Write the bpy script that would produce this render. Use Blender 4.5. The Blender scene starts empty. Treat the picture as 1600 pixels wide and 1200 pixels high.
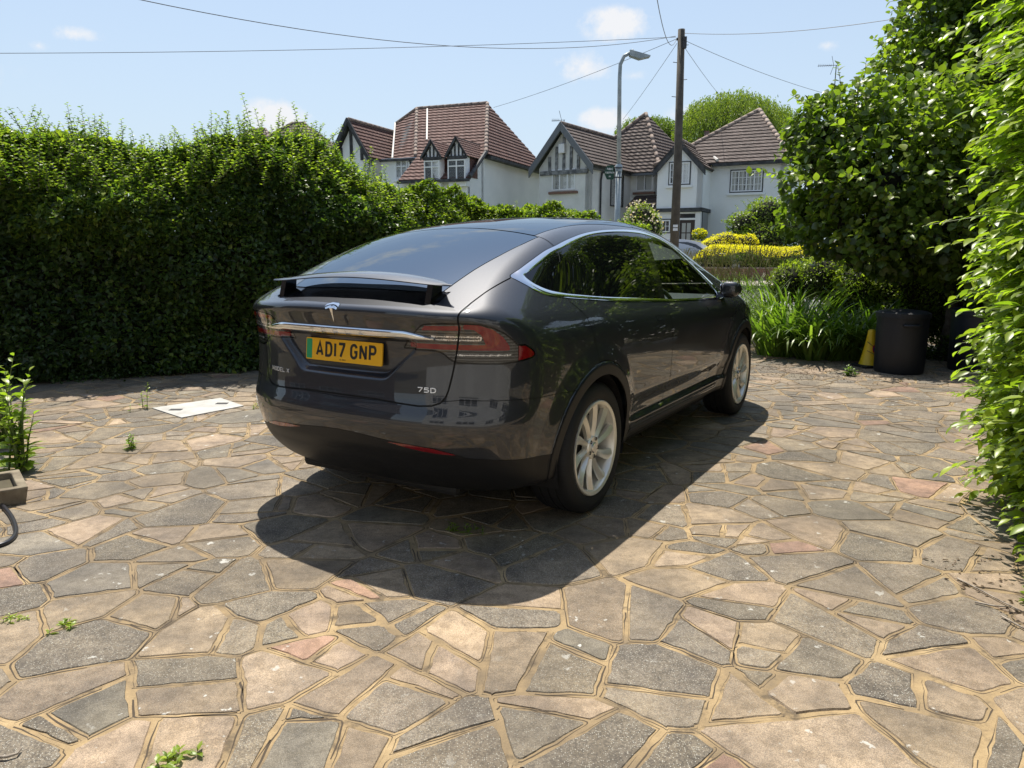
import bpy, bmesh, math, random
import numpy as np
from mathutils import Vector, Matrix, Euler
random.seed(7); rng = np.random.default_rng(11)
S = bpy.context.scene; COL = S.collection
# ---------------------------------------------------------------- camera
cam_d = bpy.data.cameras.new('camera'); cam = bpy.data.objects.new('camera', cam_d); COL.objects.link(cam); S.camera = cam
CAM_H = 1.44485; PITCH = .179145; FPX = 1150.0; ROLL = -.00168
cam.location = (0, 0, CAM_H); cam.rotation_mode = 'XYZ'
cam.matrix_world = Matrix.Translation((0, 0, CAM_H)) @ Euler((math.pi/2-PITCH, 0, 0)).to_matrix().to_4x4() @ Matrix.Rotation(-ROLL, 4, 'Z')
cam_d.sensor_fit = 'HORIZONTAL'; cam_d.sensor_width = 36; cam_d.lens = 36*FPX/1600; cam_d.clip_end = 3000; cam_d.clip_start = .05
# ---------------------------------------------------------------- light
SUN_EL = math.radians(66); SUN_AZ = math.radians(-13)           # azimuth from +Y towards +X
sun_d = bpy.data.lights.new('sun', 'SUN'); sun = bpy.data.objects.new('sun', sun_d); COL.objects.link(sun)
sun_d.energy = 5.0; sun_d.angle = math.radians(.5); sun_d.color = (1, .94, .84)
sdir = Vector((math.sin(SUN_AZ)*math.cos(SUN_EL), math.cos(SUN_AZ)*math.cos(SUN_EL), math.sin(SUN_EL)))
sun.rotation_euler = sdir.to_track_quat('Z', 'Y').to_euler(); sun.location = (0, 0, 30)
W = bpy.data.worlds.new('World'); S.world = W; W.use_nodes = True
wn, wl = W.node_tree.nodes, W.node_tree.links; wn.clear()
sky = wn.new('ShaderNodeTexSky'); sky.sky_type = 'NISHITA'; sky.sun_disc = False; sky.sun_elevation = SUN_EL; sky.sun_rotation = SUN_AZ
sky.air_density = 1.0; sky.dust_density = .8; sky.ozone_density = 1.5
bg = wn.new('ShaderNodeBackground'); bg.inputs[1].default_value = .125
wo = wn.new('ShaderNodeOutputWorld'); wl.new(bg.outputs[0], wo.inputs[0])
# a few fair weather clouds: soft masks round chosen sky directions, broken up by noise
geo = wn.new('ShaderNodeTexCoord')
def wmath(op, a, b=None, clamp=False):
    n = wn.new('ShaderNodeMath'); n.operation = op; n.use_clamp = clamp
    for i, v in enumerate((a, b)):
        if v is None: continue
        if isinstance(v, (int, float)): n.inputs[i].default_value = v
        else: wl.new(v, n.inputs[i])
    return n.outputs[0]
def pix_dir(px, py):
    x, u = (px-800)/FPX, -(py-600)/FPX; c, s = math.cos(PITCH), math.sin(PITCH)
    return Vector((x, c+u*s, -s+u*c)).normalized()
CLOUDS = [(962, 38, .060, .026, 1), (912, 104, .050, .024, .75), (430, 186, .056, .028, 1.25), (116, 54, .032, .011, .8), (1290, 70, .018, .009, .45), (942, 190, .05, .022, 1.0),
          (990, 118, .02, .009, .35), (58, 72, .012, .007, .4), (1090, 176, .05, .02, .8), (720, -180, .16, .05, .6), (-500, 60, .3, .04, .5), (2300, 60, .25, .05, .6), (300, -420, .3, .08, .5)]
nz = wn.new('ShaderNodeTexNoise'); nz.inputs['Scale'].default_value = 34; nz.inputs['Detail'].default_value = 7; nz.inputs['Roughness'].default_value = .62
wl.new(geo.outputs['Generated'], nz.inputs['Vector'])
mask = None
for (px, py, rx, rz, amp) in CLOUDS:
    d = pix_dir(px, py); e1 = Vector((d.y, -d.x, 0)).normalized(); e2 = e1.cross(d)
    dots = []
    for e, r in ((e1, rx), (e2, rz)):
        n = wn.new('ShaderNodeVectorMath'); n.operation = 'DOT_PRODUCT'; wl.new(geo.outputs['Generated'], n.inputs[0]); n.inputs[1].default_value = tuple(e)
        q = wmath('DIVIDE', wmath('SUBTRACT', n.outputs['Value'], 0.0), r); dots.append(wmath('MULTIPLY', q, q))
    rr = wmath('SQRT', wmath('ADD', dots[0], dots[1]))
    n = wn.new('ShaderNodeVectorMath'); n.operation = 'DOT_PRODUCT'; wl.new(geo.outputs['Generated'], n.inputs[0]); n.inputs[1].default_value = tuple(d)
    front = wmath('GREATER_THAN', n.outputs['Value'], 0.0)
    b = wmath('MULTIPLY', wmath('MULTIPLY', wmath('SUBTRACT', 1.0, rr, True), front), amp*1.3)
    mask = b if mask is None else wmath('MAXIMUM', mask, b)
cl = wmath('MULTIPLY', wmath('SUBTRACT', wmath('ADD', mask, wmath('MULTIPLY', wmath('SUBTRACT', nz.outputs[0], .5), 2.1)), .20), 1.5, True)
cl = wmath('MULTIPLY', cl, wmath('MULTIPLY', mask, 2.2, True))
# pale summer haze towards the horizon
sx = wn.new('ShaderNodeSeparateXYZ'); wl.new(geo.outputs['Generated'], sx.inputs[0])
hz = wmath('MULTIPLY', wmath('POWER', 2.718, wmath('MULTIPLY', wmath('MAXIMUM', sx.outputs['Z'], 0.0), -1.9)), .95)
hm = wn.new('ShaderNodeMixRGB'); wl.new(hz, hm.inputs[0]); wl.new(sky.outputs[0], hm.inputs[1]); hm.inputs[2].default_value = (3.62, 4.30, 4.92, 1)
mx = wn.new('ShaderNodeMixRGB'); wl.new(cl, mx.inputs[0]); wl.new(hm.outputs[0], mx.inputs[1]); mx.inputs[2].default_value = (5.2, 5.3, 5.5, 1)
wl.new(mx.outputs[0], bg.inputs[0])
S.view_settings.view_transform = 'Standard'; S.view_settings.look = 'None'; S.view_settings.exposure = 0.46; S.view_settings.gamma = 1
S.view_settings.use_curve_mapping = False
S.cycles.max_bounces = 8; S.cycles.transparent_max_bounces = 24; S.cycles.use_denoising = True
# ---------------------------------------------------------------- helpers
def setprops(o, label=None, cat=None, group=None, kind=None):
    if label: o['label'] = label
    if cat: o['category'] = cat
    if group: o['group'] = group
    if kind: o['kind'] = kind
    return o
def empty(name, loc=(0, 0, 0), rz=0, label=None, cat=None, group=None):
    o = bpy.data.objects.new(name, None); COL.objects.link(o); o.location = loc; o.rotation_euler = (0, 0, rz); o.empty_display_size = .2
    return setprops(o, label, cat, group)
def link(name, me, parent=None, loc=None):
    o = bpy.data.objects.new(name, me); COL.objects.link(o)
    if parent is not None: o.parent = parent
    if loc is not None: o.location = loc
    return o
def npmesh(name, V, F, mats, parent=None, smooth=False, midx=None, normals=None, col=None, loc=None):
    """V (n,3); F int array (m,3|4) or a list of index tuples"""
    me = bpy.data.meshes.new(name); V = np.asarray(V, np.float32)
    if isinstance(F, np.ndarray):
        k = F.shape[1]; m = len(F)
        me.vertices.add(len(V)); me.vertices.foreach_set('co', V.ravel())
        me.loops.add(m*k); me.loops.foreach_set('vertex_index', F.astype(np.int32).ravel())
        me.polygons.add(m); me.polygons.foreach_set('loop_start', np.arange(0, m*k, k, dtype=np.int32))
        try: me.polygons.foreach_set('loop_total', np.full(m, k, np.int32))
        except Exception: pass
    else:
        me.from_pydata([tuple(map(float, v)) for v in V], [], [tuple(map(int, f)) for f in F])
    for m_ in (mats if isinstance(mats, (list, tuple)) else [mats]): me.materials.append(m_)
    me.update(calc_edges=True)
    if midx is not None: me.polygons.foreach_set('material_index', np.asarray(midx, np.int32))
    if smooth: me.polygons.foreach_set('use_smooth', np.ones(len(me.polygons), bool))
    else: me.polygons.foreach_set('use_smooth', np.zeros(len(me.polygons), bool))
    if col is not None:
        a = me.color_attributes.new('tint', 'FLOAT_COLOR', 'POINT'); c = np.ones((len(V), 4), np.float32); c[:, :col.shape[1]] = col
        a.data.foreach_set('color', c.ravel())
    if normals is not None:
        me.normals_split_custom_set_from_vertices(normals.astype(float).tolist())
    me.validate(clean_customdata=False) if not isinstance(F, np.ndarray) else None
    return link(name, me, parent, loc)
class MB:
    """collects simple solids, then becomes ONE mesh object"""
    def __init__(s): s.v = []; s.f = []; s.m = []
    def add(s, V, F, m=0):
        n = len(s.v); s.v += [tuple(v) for v in V]; s.f += [tuple(i+n for i in f) for f in F]; s.m += [m]*len(F); return s
    def box(s, x0, x1, y0, y1, z0, z1, m=0):
        V = [(x, y, z) for x in (x0, x1) for y in (y0, y1) for z in (z0, z1)]
        return s.add(V, [(0, 1, 3, 2), (4, 6, 7, 5), (0, 4, 5, 1), (2, 3, 7, 6), (0, 2, 6, 4), (1, 5, 7, 3)], m)
    def bbox(s, x0, x1, y0, y1, z0, z1, b=.01, m=0, seg=2):
        """box with rounded edges"""
        bm = bmesh.new(); bmesh.ops.create_cube(bm, size=1)
        for v in bm.verts: v.co = Vector((x0+(v.co.x+.5)*(x1-x0), y0+(v.co.y+.5)*(y1-y0), z0+(v.co.z+.5)*(z1-z0)))
        bmesh.ops.bevel(bm, geom=bm.edges[:], offset=b, segments=seg, affect='EDGES', profile=.5, clamp_overlap=True)
        return s.bm(bm, m)
    def bm(s, bm, m=0, M=None):
        bm.verts.index_update(); V = [(M @ v.co if M else v.co)[:] for v in bm.verts]; F = [tuple(v.index for v in f.verts) for f in bm.faces]; bm.free(); return s.add(V, F, m)
    def prism(s, poly, axis, a, b, m=0):
        """polygon given in the two other axes, extruded along axis between a and b"""
        n = len(poly)
        def P(p, t): q = list(p); q.insert(axis, t); return tuple(q)
        V = [P(p, a) for p in poly]+[P(p, b) for p in poly]
        return s.add(V, [tuple(range(n)), tuple(range(2*n-1, n-1, -1))]+[(i, i+n, (i+1) % n+n, (i+1) % n) for i in range(n)], m)
    def tube(s, P, r, n=8, m=0, cap=True):
        P = [Vector(p) for p in P]; R = r if isinstance(r, (list, tuple)) else [r]*len(P); V = []; F = []
        up = Vector((0, 0, 1)); prev = None
        for i, p in enumerate(P):
            t = (P[min(i+1, len(P)-1)]-P[max(i-1, 0)]).normalized()
            if prev is None:
                a = t.cross(up) if abs(t.dot(up)) < .95 else t.cross(Vector((1, 0, 0)))
            else: a = prev-t*prev.dot(t)
            a.normalize(); prev = a; b = t.cross(a)
            V += [tuple(p+(a*math.cos(k*2*math.pi/n)+b*math.sin(k*2*math.pi/n))*R[i]) for k in range(n)]
        for i in range(len(P)-1):
            F += [(i*n+k, i*n+(k+1) % n, (i+1)*n+(k+1) % n, (i+1)*n+k) for k in range(n)]
        if cap: F += [tuple(range(n-1, -1, -1)), tuple(range((len(P)-1)*n, len(P)*n))]
        return s.add(V, F, m)
    def lathe(s, prof, n=32, axis=2, c=(0, 0, 0), m=0, close=False):
        """prof: (radius, height) list turned about axis"""
        V = []; F = []; k = len(prof)
        for j in range(n):
            a = j*2*math.pi/n
            for r, h in prof:
                q = [r*math.cos(a), r*math.sin(a)]; q.insert(axis, h); V.append((q[0]+c[0], q[1]+c[1], q[2]+c[2]))
        for j in range(n):
            for i in range(k-(0 if close else 1)):
                a, b = j*k+i, j*k+(i+1) % k; c2, d = ((j+1) % n)*k+(i+1) % k, ((j+1) % n)*k+i
                F.append((a, b, c2, d))
        return s.add(V, F, m)
    def build(s, name, mats, parent=None, smooth=False, loc=None, fix=True):
        me = bpy.data.meshes.new(name); me.from_pydata(s.v, [], s.f)
        for q in (mats if isinstance(mats, (list, tuple)) else [mats]): me.materials.append(q)
        me.polygons.foreach_set('material_index', s.m)
        if fix:
            b = bmesh.new(); b.from_mesh(me); bmesh.ops.recalc_face_normals(b, faces=b.faces); b.to_mesh(me); b.free()
        if smooth:
            me.polygons.foreach_set('use_smooth', [True]*len(me.polygons))
            if smooth is not True: me.set_sharp_from_angle(angle=math.radians(smooth))
        else: me.polygons.foreach_set('use_smooth', [False]*len(me.polygons))
        me.update(); return link(name, me, parent, loc)
# ---------------------------------------------------------------- materials
MATS = {}
def mat(name, rgb=(.5, .5, .5), rough=.6, metal=0, **kw):
    m = bpy.data.materials.new(name); m.use_nodes = True; b = m.node_tree.nodes['Principled BSDF']
    b.inputs['Base Color'].default_value = (*rgb, 1); b.inputs['Roughness'].default_value = rough; b.inputs['Metallic'].default_value = metal
    for k, v in kw.items(): b.inputs[k.replace('_', ' ')].default_value = v
    MATS[name] = m; return m
def nd(m, t, **kw):
    n = m.node_tree.nodes.new('ShaderNode'+t)
    for k, v in kw.items():
        if k.startswith('i_'): n.inputs[k[2:].replace('_', ' ')].default_value = v
        else: setattr(n, k, v)
    return n
def lk(m, a, b): m.node_tree.links.new(a, b)
def mixc(m, f, a, b, t='MIX'):
    n = nd(m, 'MixRGB', blend_type=t)
    for i, v in enumerate((f, a, b)):
        if isinstance(v, (int, float)): n.inputs[i].default_value = v
        elif isinstance(v, tuple): n.inputs[i].default_value = (*v, 1)
        else: lk(m, v, n.inputs[i])
    return n.outputs[0]
def ramp(m, x, *st):
    n = nd(m, 'ValToRGB'); e = n.color_ramp.elements
    while len(e) < len(st): e.new(.5)
    for i, (p, c) in enumerate(st):
        e[i].position = p; e[i].color = (c, c, c, 1) if isinstance(c, (int, float)) else (*c, 1)
    lk(m, x, n.inputs[0]); return n.outputs[0]
def noise(m, sc, detail=4, rough=.55, vec=None, out=0):
    n = nd(m, 'TexNoise'); n.inputs['Scale'].default_value = sc; n.inputs['Detail'].default_value = detail; n.inputs['Roughness'].default_value = rough
    if vec is None: vec = tc(m)
    lk(m, vec, n.inputs['Vector']); return n.outputs[out]
def tc(m, kind='Object'):
    n = m.node_tree.nodes.get('tc') or nd(m, 'TexCoord'); n.name = 'tc'; return n.outputs[kind]
def bump(m, h, strength=.3, dist=.01):
    n = nd(m, 'Bump'); n.inputs['Strength'].default_value = strength; n.inputs['Distance'].default_value = dist
    lk(m, h, n.inputs['Height']); lk(m, n.outputs[0], m.node_tree.nodes['Principled BSDF'].inputs['Normal']); return n
def bs(m): return m.node_tree.nodes['Principled BSDF']
def mottle(m, a, b, sc, lo=.4, hi=.6, bstr=.0, bd=.01):
    f = noise(m, sc, 6, .6); lk(m, mixc(m, ramp(m, f, (lo, 0.), (hi, 1.)), a, b), bs(m).inputs['Base Color'])
    if bstr: bump(m, f, bstr, bd)
    return m
import numpy as np
# ---------------------------------------------------------------- car body as a smooth analytic solid
class Spl:
    """natural cubic spline through (x, y) knots, linear beyond the ends"""
    def __init__(s, *kn):
        k = np.array(kn, float); x, y = k[:, 0], k[:, 1]; n = len(x); h = np.diff(x)
        A = np.zeros((n, n)); b = np.zeros(n); A[0, 0] = A[-1, -1] = 1
        for i in range(1, n-1):
            A[i, i-1] = h[i-1]; A[i, i] = 2*(h[i-1]+h[i]); A[i, i+1] = h[i]
            b[i] = 6*((y[i+1]-y[i])/h[i]-(y[i]-y[i-1])/h[i-1])
        s.x, s.y, s.m, s.h = x, y, np.linalg.solve(A, b), h
    def __call__(s, t):
        t = np.asarray(t, float); x, y, m, h = s.x, s.y, s.m, s.h
        tc = np.clip(t, x[0], x[-1]); i = np.clip(np.searchsorted(x, tc)-1, 0, len(x)-2)
        a, b, H = x[i+1]-tc, tc-x[i], h[i]
        v = (m[i]*a**3+m[i+1]*b**3)/(6*H)+(y[i]/H-m[i]*H/6)*a+(y[i+1]/H-m[i+1]*H/6)*b
        s0 = (y[1]-y[0])/h[0]-h[0]*(2*m[0]+m[1])/6; s1 = (y[-1]-y[-2])/h[-1]+h[-1]*(2*m[-1]+m[-2])/6
        return v+np.where(t < x[0], (t-x[0])*s0, 0)+np.where(t > x[-1], (t-x[-1])*s1, 0)
def sst(a, b, x):
    t = np.clip((x-a)/(b-a), 0, 1); return t*t*(3-2*t)
def smax(a, b, k):
    h = np.clip(.5+.5*(a-b)/k, 0, 1); return a*h+b*(1-h)+k*h*(1-h)
WB = 2.965; WR = .37; TW = .965           # wheelbase, tyre radius, outer face of the wheels
ZTOP = Spl((-1.2, 1.08), (-1.02, 1.172), (-.9, 1.226), (-.75, 1.296), (-.5, 1.405), (-.25, 1.495), (0, 1.565), (.4, 1.633), (.8, 1.667), (1.2, 1.676),
           (1.6, 1.658), (2.0, 1.60), (2.4, 1.49), (2.8, 1.335), (3.1, 1.20), (3.4, 1.08), (3.7, .96), (3.9, .82), (4.1, .6))
HALF = Spl((.2, .87), (.32, .912), (.4, .925), (.5, .942), (.6, .955), (.7, .963), (.8, .968), (.9, .968), (.98, .960), (1.05, .942), (1.1, .920),
           (1.15, .893), (1.2, .865), (1.3, .807), (1.4, .747), (1.5, .682), (1.6, .61), (1.75, .48))
SHIFT = Spl((-1.1, .10), (-.8, .09), (-.4, .055), (0, .03), (.6, 0), (1.5, -.03), (2.2, -.05), (3, -.06), (4, -.08))
PLAN = Spl((-1.2, .20), (-1.0, .12), (-.8, .06), (-.5, .018), (-.2, .0), (.5, .0), (1.5, .0), (2.5, .003), (3.0, .012), (3.4, .05), (3.7, .13), (3.95, .28), (4.1, .5))
PLAN2 = Spl((-1.1, .19), (-.8, .14), (-.4, .075), (0, .03), (.5, .0), (1.3, -.005), (2, .02), (2.6, .09), (3.2, .16))
REAR = Spl((.15, -.70), (.28, -.82), (.36, -.90), (.45, -.955), (.53, -.985), (.60, -1.005), (.66, -1.005), (.72, -.985), (.8, -.972), (.9, -.965),
           (1.0, -.968), (1.08, -.985), (1.15, -1.01), (1.2, -1.03), (1.3, -1.07))
REARP = Spl((-.2, 0.003), (0, 0), (.2, .006), (.4, .024), (.6, .066), (.75, .130), (.85, .20), (.95, .31), (1.05, .45))
FRONT = Spl((.2, 3.80), (.4, 3.90), (.6, 3.93), (.8, 3.93), (1.0, 3.87), (1.2, 3.7))
def pocket(y, z):
    """number plate recess in the tailgate: 1 inside, 0 outside"""
    w = .47-.16*sst(1.03, .83, z)
    d = smax(np.abs(y)-w, smax(z-1.035, .838-z, .03), .06)
    return sst(.012, -.022, d)
def halfw(x, z):
    zz = z-SHIFT(x)*sst(.75, 1.15, z)
    w = HALF(zz)-PLAN(x)-PLAN2(x)*sst(1.0, 1.45, z)
    for cx in (0, WB):
        r = np.hypot(x-cx, z-WR)
        w = w+.020*sst(.60, .46, r)
        w = w+.010*sst(.484, .474, r)
    # sculpted lower door: the surface tucks in between the arches
    dd = sst(.35, .75, x)*sst(2.75, 2.2, x)
    w = w-.038*dd*sst(.60, .475, z)*sst(.395, .440, z)+.010*dd*sst(.36, .40, z)*sst(.62, .45, z)
    return w
def ztop(x, y):
    a = np.abs(y)
    return ZTOP(x)-.050*(a/.62)**2.4
def xrear(y, z):
    return REAR(z)+REARP(np.abs(y))+.036*pocket(y, z)+.012*sst(.50, .42, z)*sst(.80, .6, np.abs(y))
def body(P):
    x, y, z = P[..., 0], P[..., 1], P[..., 2]; a = np.abs(y)
    side = a-halfw(x, z)
    rear = xrear(y, z)-x
    front = x-(FRONT(z)-.30*(a/.9)**3)
    top = (z-ztop(x, y))*.9
    bot = (.26+.03*sst(.6, .95, a)-z)
    f = smax(side, rear, .10)
    f = smax(f, front, .15)
    k = .035+.05*sst(-1.0, -.6, x)
    f = smax(f, top, k)
    return smax(f, bot, .03)
def grad(P, e=.003):
    g = np.stack([body(P+np.eye(3)[i]*e)-body(P-np.eye(3)[i]*e) for i in range(3)], -1)
    return g/(np.linalg.norm(g, axis=-1, keepdims=True)+1e-12)
def car_grid():
    """box shaped grid shrunk onto the solid; returns points and triangles"""
    def axis(a, b, n): return np.linspace(a, b, n)
    xs = np.concatenate([np.arange(-1.4, -.35, .0125), np.arange(-.35, 3.4, .017), np.linspace(3.41, 4.25, 26)])
    ys = np.arange(-1.25, 1.2501, .0156); zs = np.arange(.02, 1.95, .0123)
    V = []; T = []; n0 = 0
    def sheet(A, B, f):
        nonlocal n0
        a, b = np.meshgrid(A, B, indexing='ij'); P = f(a, b).reshape(-1, 3)
        i = np.arange(len(A)*len(B)).reshape(len(A), len(B))+n0
        q = np.stack([i[:-1, :-1], i[1:, :-1], i[1:, 1:], i[:-1, 1:]], -1).reshape(-1, 4)
        V.append(P); T.append(q[:, [0, 1, 2]]); T.append(q[:, [0, 2, 3]]); n0 += len(P)
    zt, zb = zs[-1], zs[0]; yl, yr = ys[0], ys[-1]; x0, x1 = xs[0], xs[-1]
    sheet(xs, zs, lambda a, b: np.stack([a, a*0+yl, b], -1))
    sheet(xs, zs[::-1], lambda a, b: np.stack([a, a*0+yr, b], -1))
    sheet(xs, ys, lambda a, b: np.stack([a, b, a*0+zt], -1))
    sheet(ys, zs[::-1], lambda a, b: np.stack([a*0+x0, a, b], -1))
    sheet(ys, zs, lambda a, b: np.stack([a*0+x1, a, b], -1))
    sheet(xs[::4], ys[::-4], lambda a, b: np.stack([a, b, a*0+zb], -1))
    V = np.concatenate(V); T = np.concatenate(T)
    Q = np.stack([np.clip(V[:, 0], -.1, 2.9), np.clip(V[:, 1], -.0, .0), V[:, 2]*0+.75], -1)
    lo = np.zeros(len(V)); hi = np.ones(len(V))
    for _ in range(20):
        m = (lo+hi)/2; P = V+(Q-V)*m[:, None]; o = body(P) > 0
        lo = np.where(o, m, lo); hi = np.where(o, hi, m)
    return V+(Q-V)*((lo+hi)/2)[:, None], T
# ================================================================ the car
CAR_P = (-.348937, 4.459703); CAR_YAW = .556455
m_paint = mat('car_paint', (.03, .03, .036), .5, .35); b_ = bs(m_paint); b_.inputs['Coat Weight'].default_value = 1; b_.inputs['Coat Roughness'].default_value = .015; b_.inputs['Coat IOR'].default_value = 1.6
_v = nd(m_paint, 'TexVoronoi'); _v.inputs['Scale'].default_value = 1400; lk(m_paint, tc(m_paint), _v.inputs['Vector'])
lk(m_paint, mixc(m_paint, ramp(m_paint, _v.outputs['Color'], (0, 0.), (1, 1.)), (.008, .0095, .014), (.020, .0235, .032)), b_.inputs['Base Color'])
m_clad = mat('black_plastic', (.0085, .009, .0105), .46, 0, Specular_IOR_Level=.35); m_blk = mat('matt_black', (.006, .006, .0065), .7); m_gloss = mat('gloss_black', (.006, .006, .007), .06)
bump(m_clad, noise(m_clad, 900, 2), .08, .001)
m_chrome = mat('chrome', (.86, .87, .88), .05, 1); m_satin = mat('satin_chrome', (.62, .63, .64), .22, 1)
m_dglass = mat('privacy_glass', (.003, .0035, .004), .012, 0, IOR=1.45)
m_rglass = mat('rear_screen_glass', (.006, .009, .014), .012, 0, IOR=4.0, Specular_Tint=(.78, .90, 1, 1))
def glassmat(name, tint, ior=1.5, rough=0.0):
    m = mat(name); n = m.node_tree.nodes; n.remove(bs(m)); out = n['Material Output']
    fr = nd(m, 'Fresnel'); fr.inputs[0].default_value = ior; tr = nd(m, 'BsdfTransparent'); tr.inputs[0].default_value = (*tint, 1)
    gl = nd(m, 'BsdfGlossy'); gl.inputs['Roughness'].default_value = rough; mx_ = nd(m, 'MixShader')
    lk(m, fr.outputs[0], mx_.inputs[0]); lk(m, tr.outputs[0], mx_.inputs[1]); lk(m, gl.outputs[0], mx_.inputs[2]); lk(m, mx_.outputs[0], out.inputs[0]); return m
m_cglass = glassmat('clear_tinted_glass', (.80, .90, .86))
m_red = mat('red_lens', (.17, .002, .006), .05, 0, Coat_Weight=1); m_red2 = mat('pale_red_lens', (.30, .035, .035), .06, 0, Coat_Weight=1)
m_lamp = mat('smoked_lens', (.10, .10, .105), .05, .5, Coat_Weight=1); m_lampl = mat('lamp_strip', (.75, .75, .76), .12, .6, Coat_Weight=1)
_w = nd(m_lamp, 'TexWave', wave_type='BANDS', bands_direction='Z'); _w.inputs['Scale'].default_value = 22; lk(m_lamp, tc(m_lamp), _w.inputs['Vector'])
lk(m_lamp, ramp(m_lamp, _w.outputs[0], (.3, .035), (.8, .10)), bs(m_lamp).inputs['Base Color'])
m_int = mat('interior_black', (.02, .02, .022), .6); m_cream = mat('seat_leather', (.045, .045, .047), .45)
def catmull(P, n=8, closed=True):
    P = np.asarray(P, float); N = len(P); out = []
    rngi = range(N) if closed else range(N-1)
    for i in rngi:
        g = (lambda j: P[j % N]) if closed else (lambda j: P[min(max(j, 0), N-1)])
        a, b, c, d = g(i-1), g(i), g(i+1), g(i+2)
        for t in np.linspace(0, 1, n, endpoint=False):
            out.append(.5*((2*b)+(-a+c)*t+(2*a-5*b+4*c-d)*t*t+(-a+3*b-3*c+d)*t**3))
    if not closed: out.append(P[-1])
    return np.array(out)
def rounded(P, r, n=4):
    """polygon with its corners cut round"""
    P = np.asarray(P, float); N = len(P); out = []
    for i in range(N):
        a, b, c = P[i-1], P[i], P[(i+1) % N]; u = a-b; v = c-b; lu, lv = np.linalg.norm(u), np.linalg.norm(v)
        t = min(r, lu*.45, lv*.45); p, q = b+u/lu*t, b+v/lv*t
        for k in np.linspace(0, 1, n+1): out.append((1-k)**2*p+2*k*(1-k)*b+k*k*q)
    return np.array(out)
def sdf(poly, U, V):
    """signed distance to a closed polygon, negative inside"""
    P = np.asarray(poly, float); Q = np.roll(P, -1, 0); x = U[:, None]; y = V[:, None]
    res = np.empty(len(U))
    for s in range(0, len(U), 40000):
        e = slice(s, s+40000); xx, yy = x[e], y[e]
        dx, dy = Q[:, 0]-P[:, 0], Q[:, 1]-P[:, 1]
        t = np.clip(((xx-P[:, 0])*dx+(yy-P[:, 1])*dy)/(dx*dx+dy*dy+1e-12), 0, 1)
        d = np.sqrt(((xx-P[:, 0]-t*dx)**2+(yy-P[:, 1]-t*dy)**2).min(1))
        c = ((P[:, 1] > yy) != (Q[:, 1] > yy)) & (xx < (yy-P[:, 1])*dx/(dy+1e-12*(dy == 0))+P[:, 0])
        res[e] = np.where(c.sum(1) % 2 == 1, -d, d)
    return res
class Skin:
    def __init__(s, V, T): s.V, s.T, s.L = V, T, np.zeros(len(T), int); s.names = ['paint']
    def cut(s, fun, ok):
        """split triangles along fun = 0 where ok(vertices) holds for the whole triangle"""
        V, T = s.V, s.T; vm = ok(V); cand = vm[T].any(1); idx = np.unique(T[cand])
        f = np.full(len(V), 9.); f[idx] = fun(V[idx]); f[np.abs(f) < 2e-5] = 2e-5
        sg = f[T] < 0; k = sg.sum(1); hit_ = cand & (k > 0) & (k < 3)
        if not hit_.any(): return
        H = T[hit_]; sg = sg[hit_]; k = k[hit_]
        lone = np.where(k == 1, np.argmax(sg, 1), np.argmin(sg, 1))
        a = H[np.arange(len(H)), lone]; b = H[np.arange(len(H)), (lone+1) % 3]; c = H[np.arange(len(H)), (lone+2) % 3]
        E = np.concatenate([np.stack([a, b], 1), np.stack([a, c], 1)]); E.sort(1)
        U, inv = np.unique(E, axis=0, return_inverse=True); inv = inv.ravel()
        t = f[U[:, 0]]/(f[U[:, 0]]-f[U[:, 1]]); NV = V[U[:, 0]]+(V[U[:, 1]]-V[U[:, 0]])*t[:, None]
        n0 = len(V); ab = inv[:len(H)]+n0; ac = inv[len(H):]+n0
        s.V = np.concatenate([V, NV]); Lh = s.L[hit_]
        s.T = np.concatenate([T[~hit_], np.stack([a, ab, ac], 1), np.stack([ab, b, c], 1), np.stack([ab, c, ac], 1)])
        s.L = np.concatenate([s.L[~hit_], Lh, Lh, Lh])
    def region(s, name, fun, ok, gap=0, over=None):
        """label everything with fun < 0; a seam of half width gap runs round it"""
        over_ids = None if over is None else [s.names.index(n) for n in over]
        if gap: s.cut(lambda P: fun(P)+gap, ok); s.cut(lambda P: fun(P)-gap, ok)
        else: s.cut(fun, ok)
        C = s.V[s.T].mean(1); sel = ok(C)
        if over_ids is not None: sel &= np.isin(s.L, over_ids)
        f = np.full(len(C), 9.); f[sel] = fun(C[sel])
        if name not in s.names: s.names.append(name)
        if 'gap' not in s.names: s.names.append('gap')
        s.L[sel & (f < -gap)] = s.names.index(name)
        if gap: s.L[sel & (np.abs(f) <= gap)] = s.names.index('gap')
    def part(s, names):
        ids = [s.names.index(n) for n in names if n in s.names]; t = s.T[np.isin(s.L, ids)]
        u, inv = np.unique(t, return_inverse=True); return s.V[u], inv.reshape(-1, 3)
sk = Skin(*car_grid())
X_ = lambda P: P[:, 0]; Y_ = lambda P: np.abs(P[:, 1]); Z_ = lambda P: P[:, 2]
ip = lambda t, *kn: np.interp(t, [k[0] for k in kn], [k[1] for k in kn])
sideok = lambda P: (Y_(P) > .5)
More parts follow.
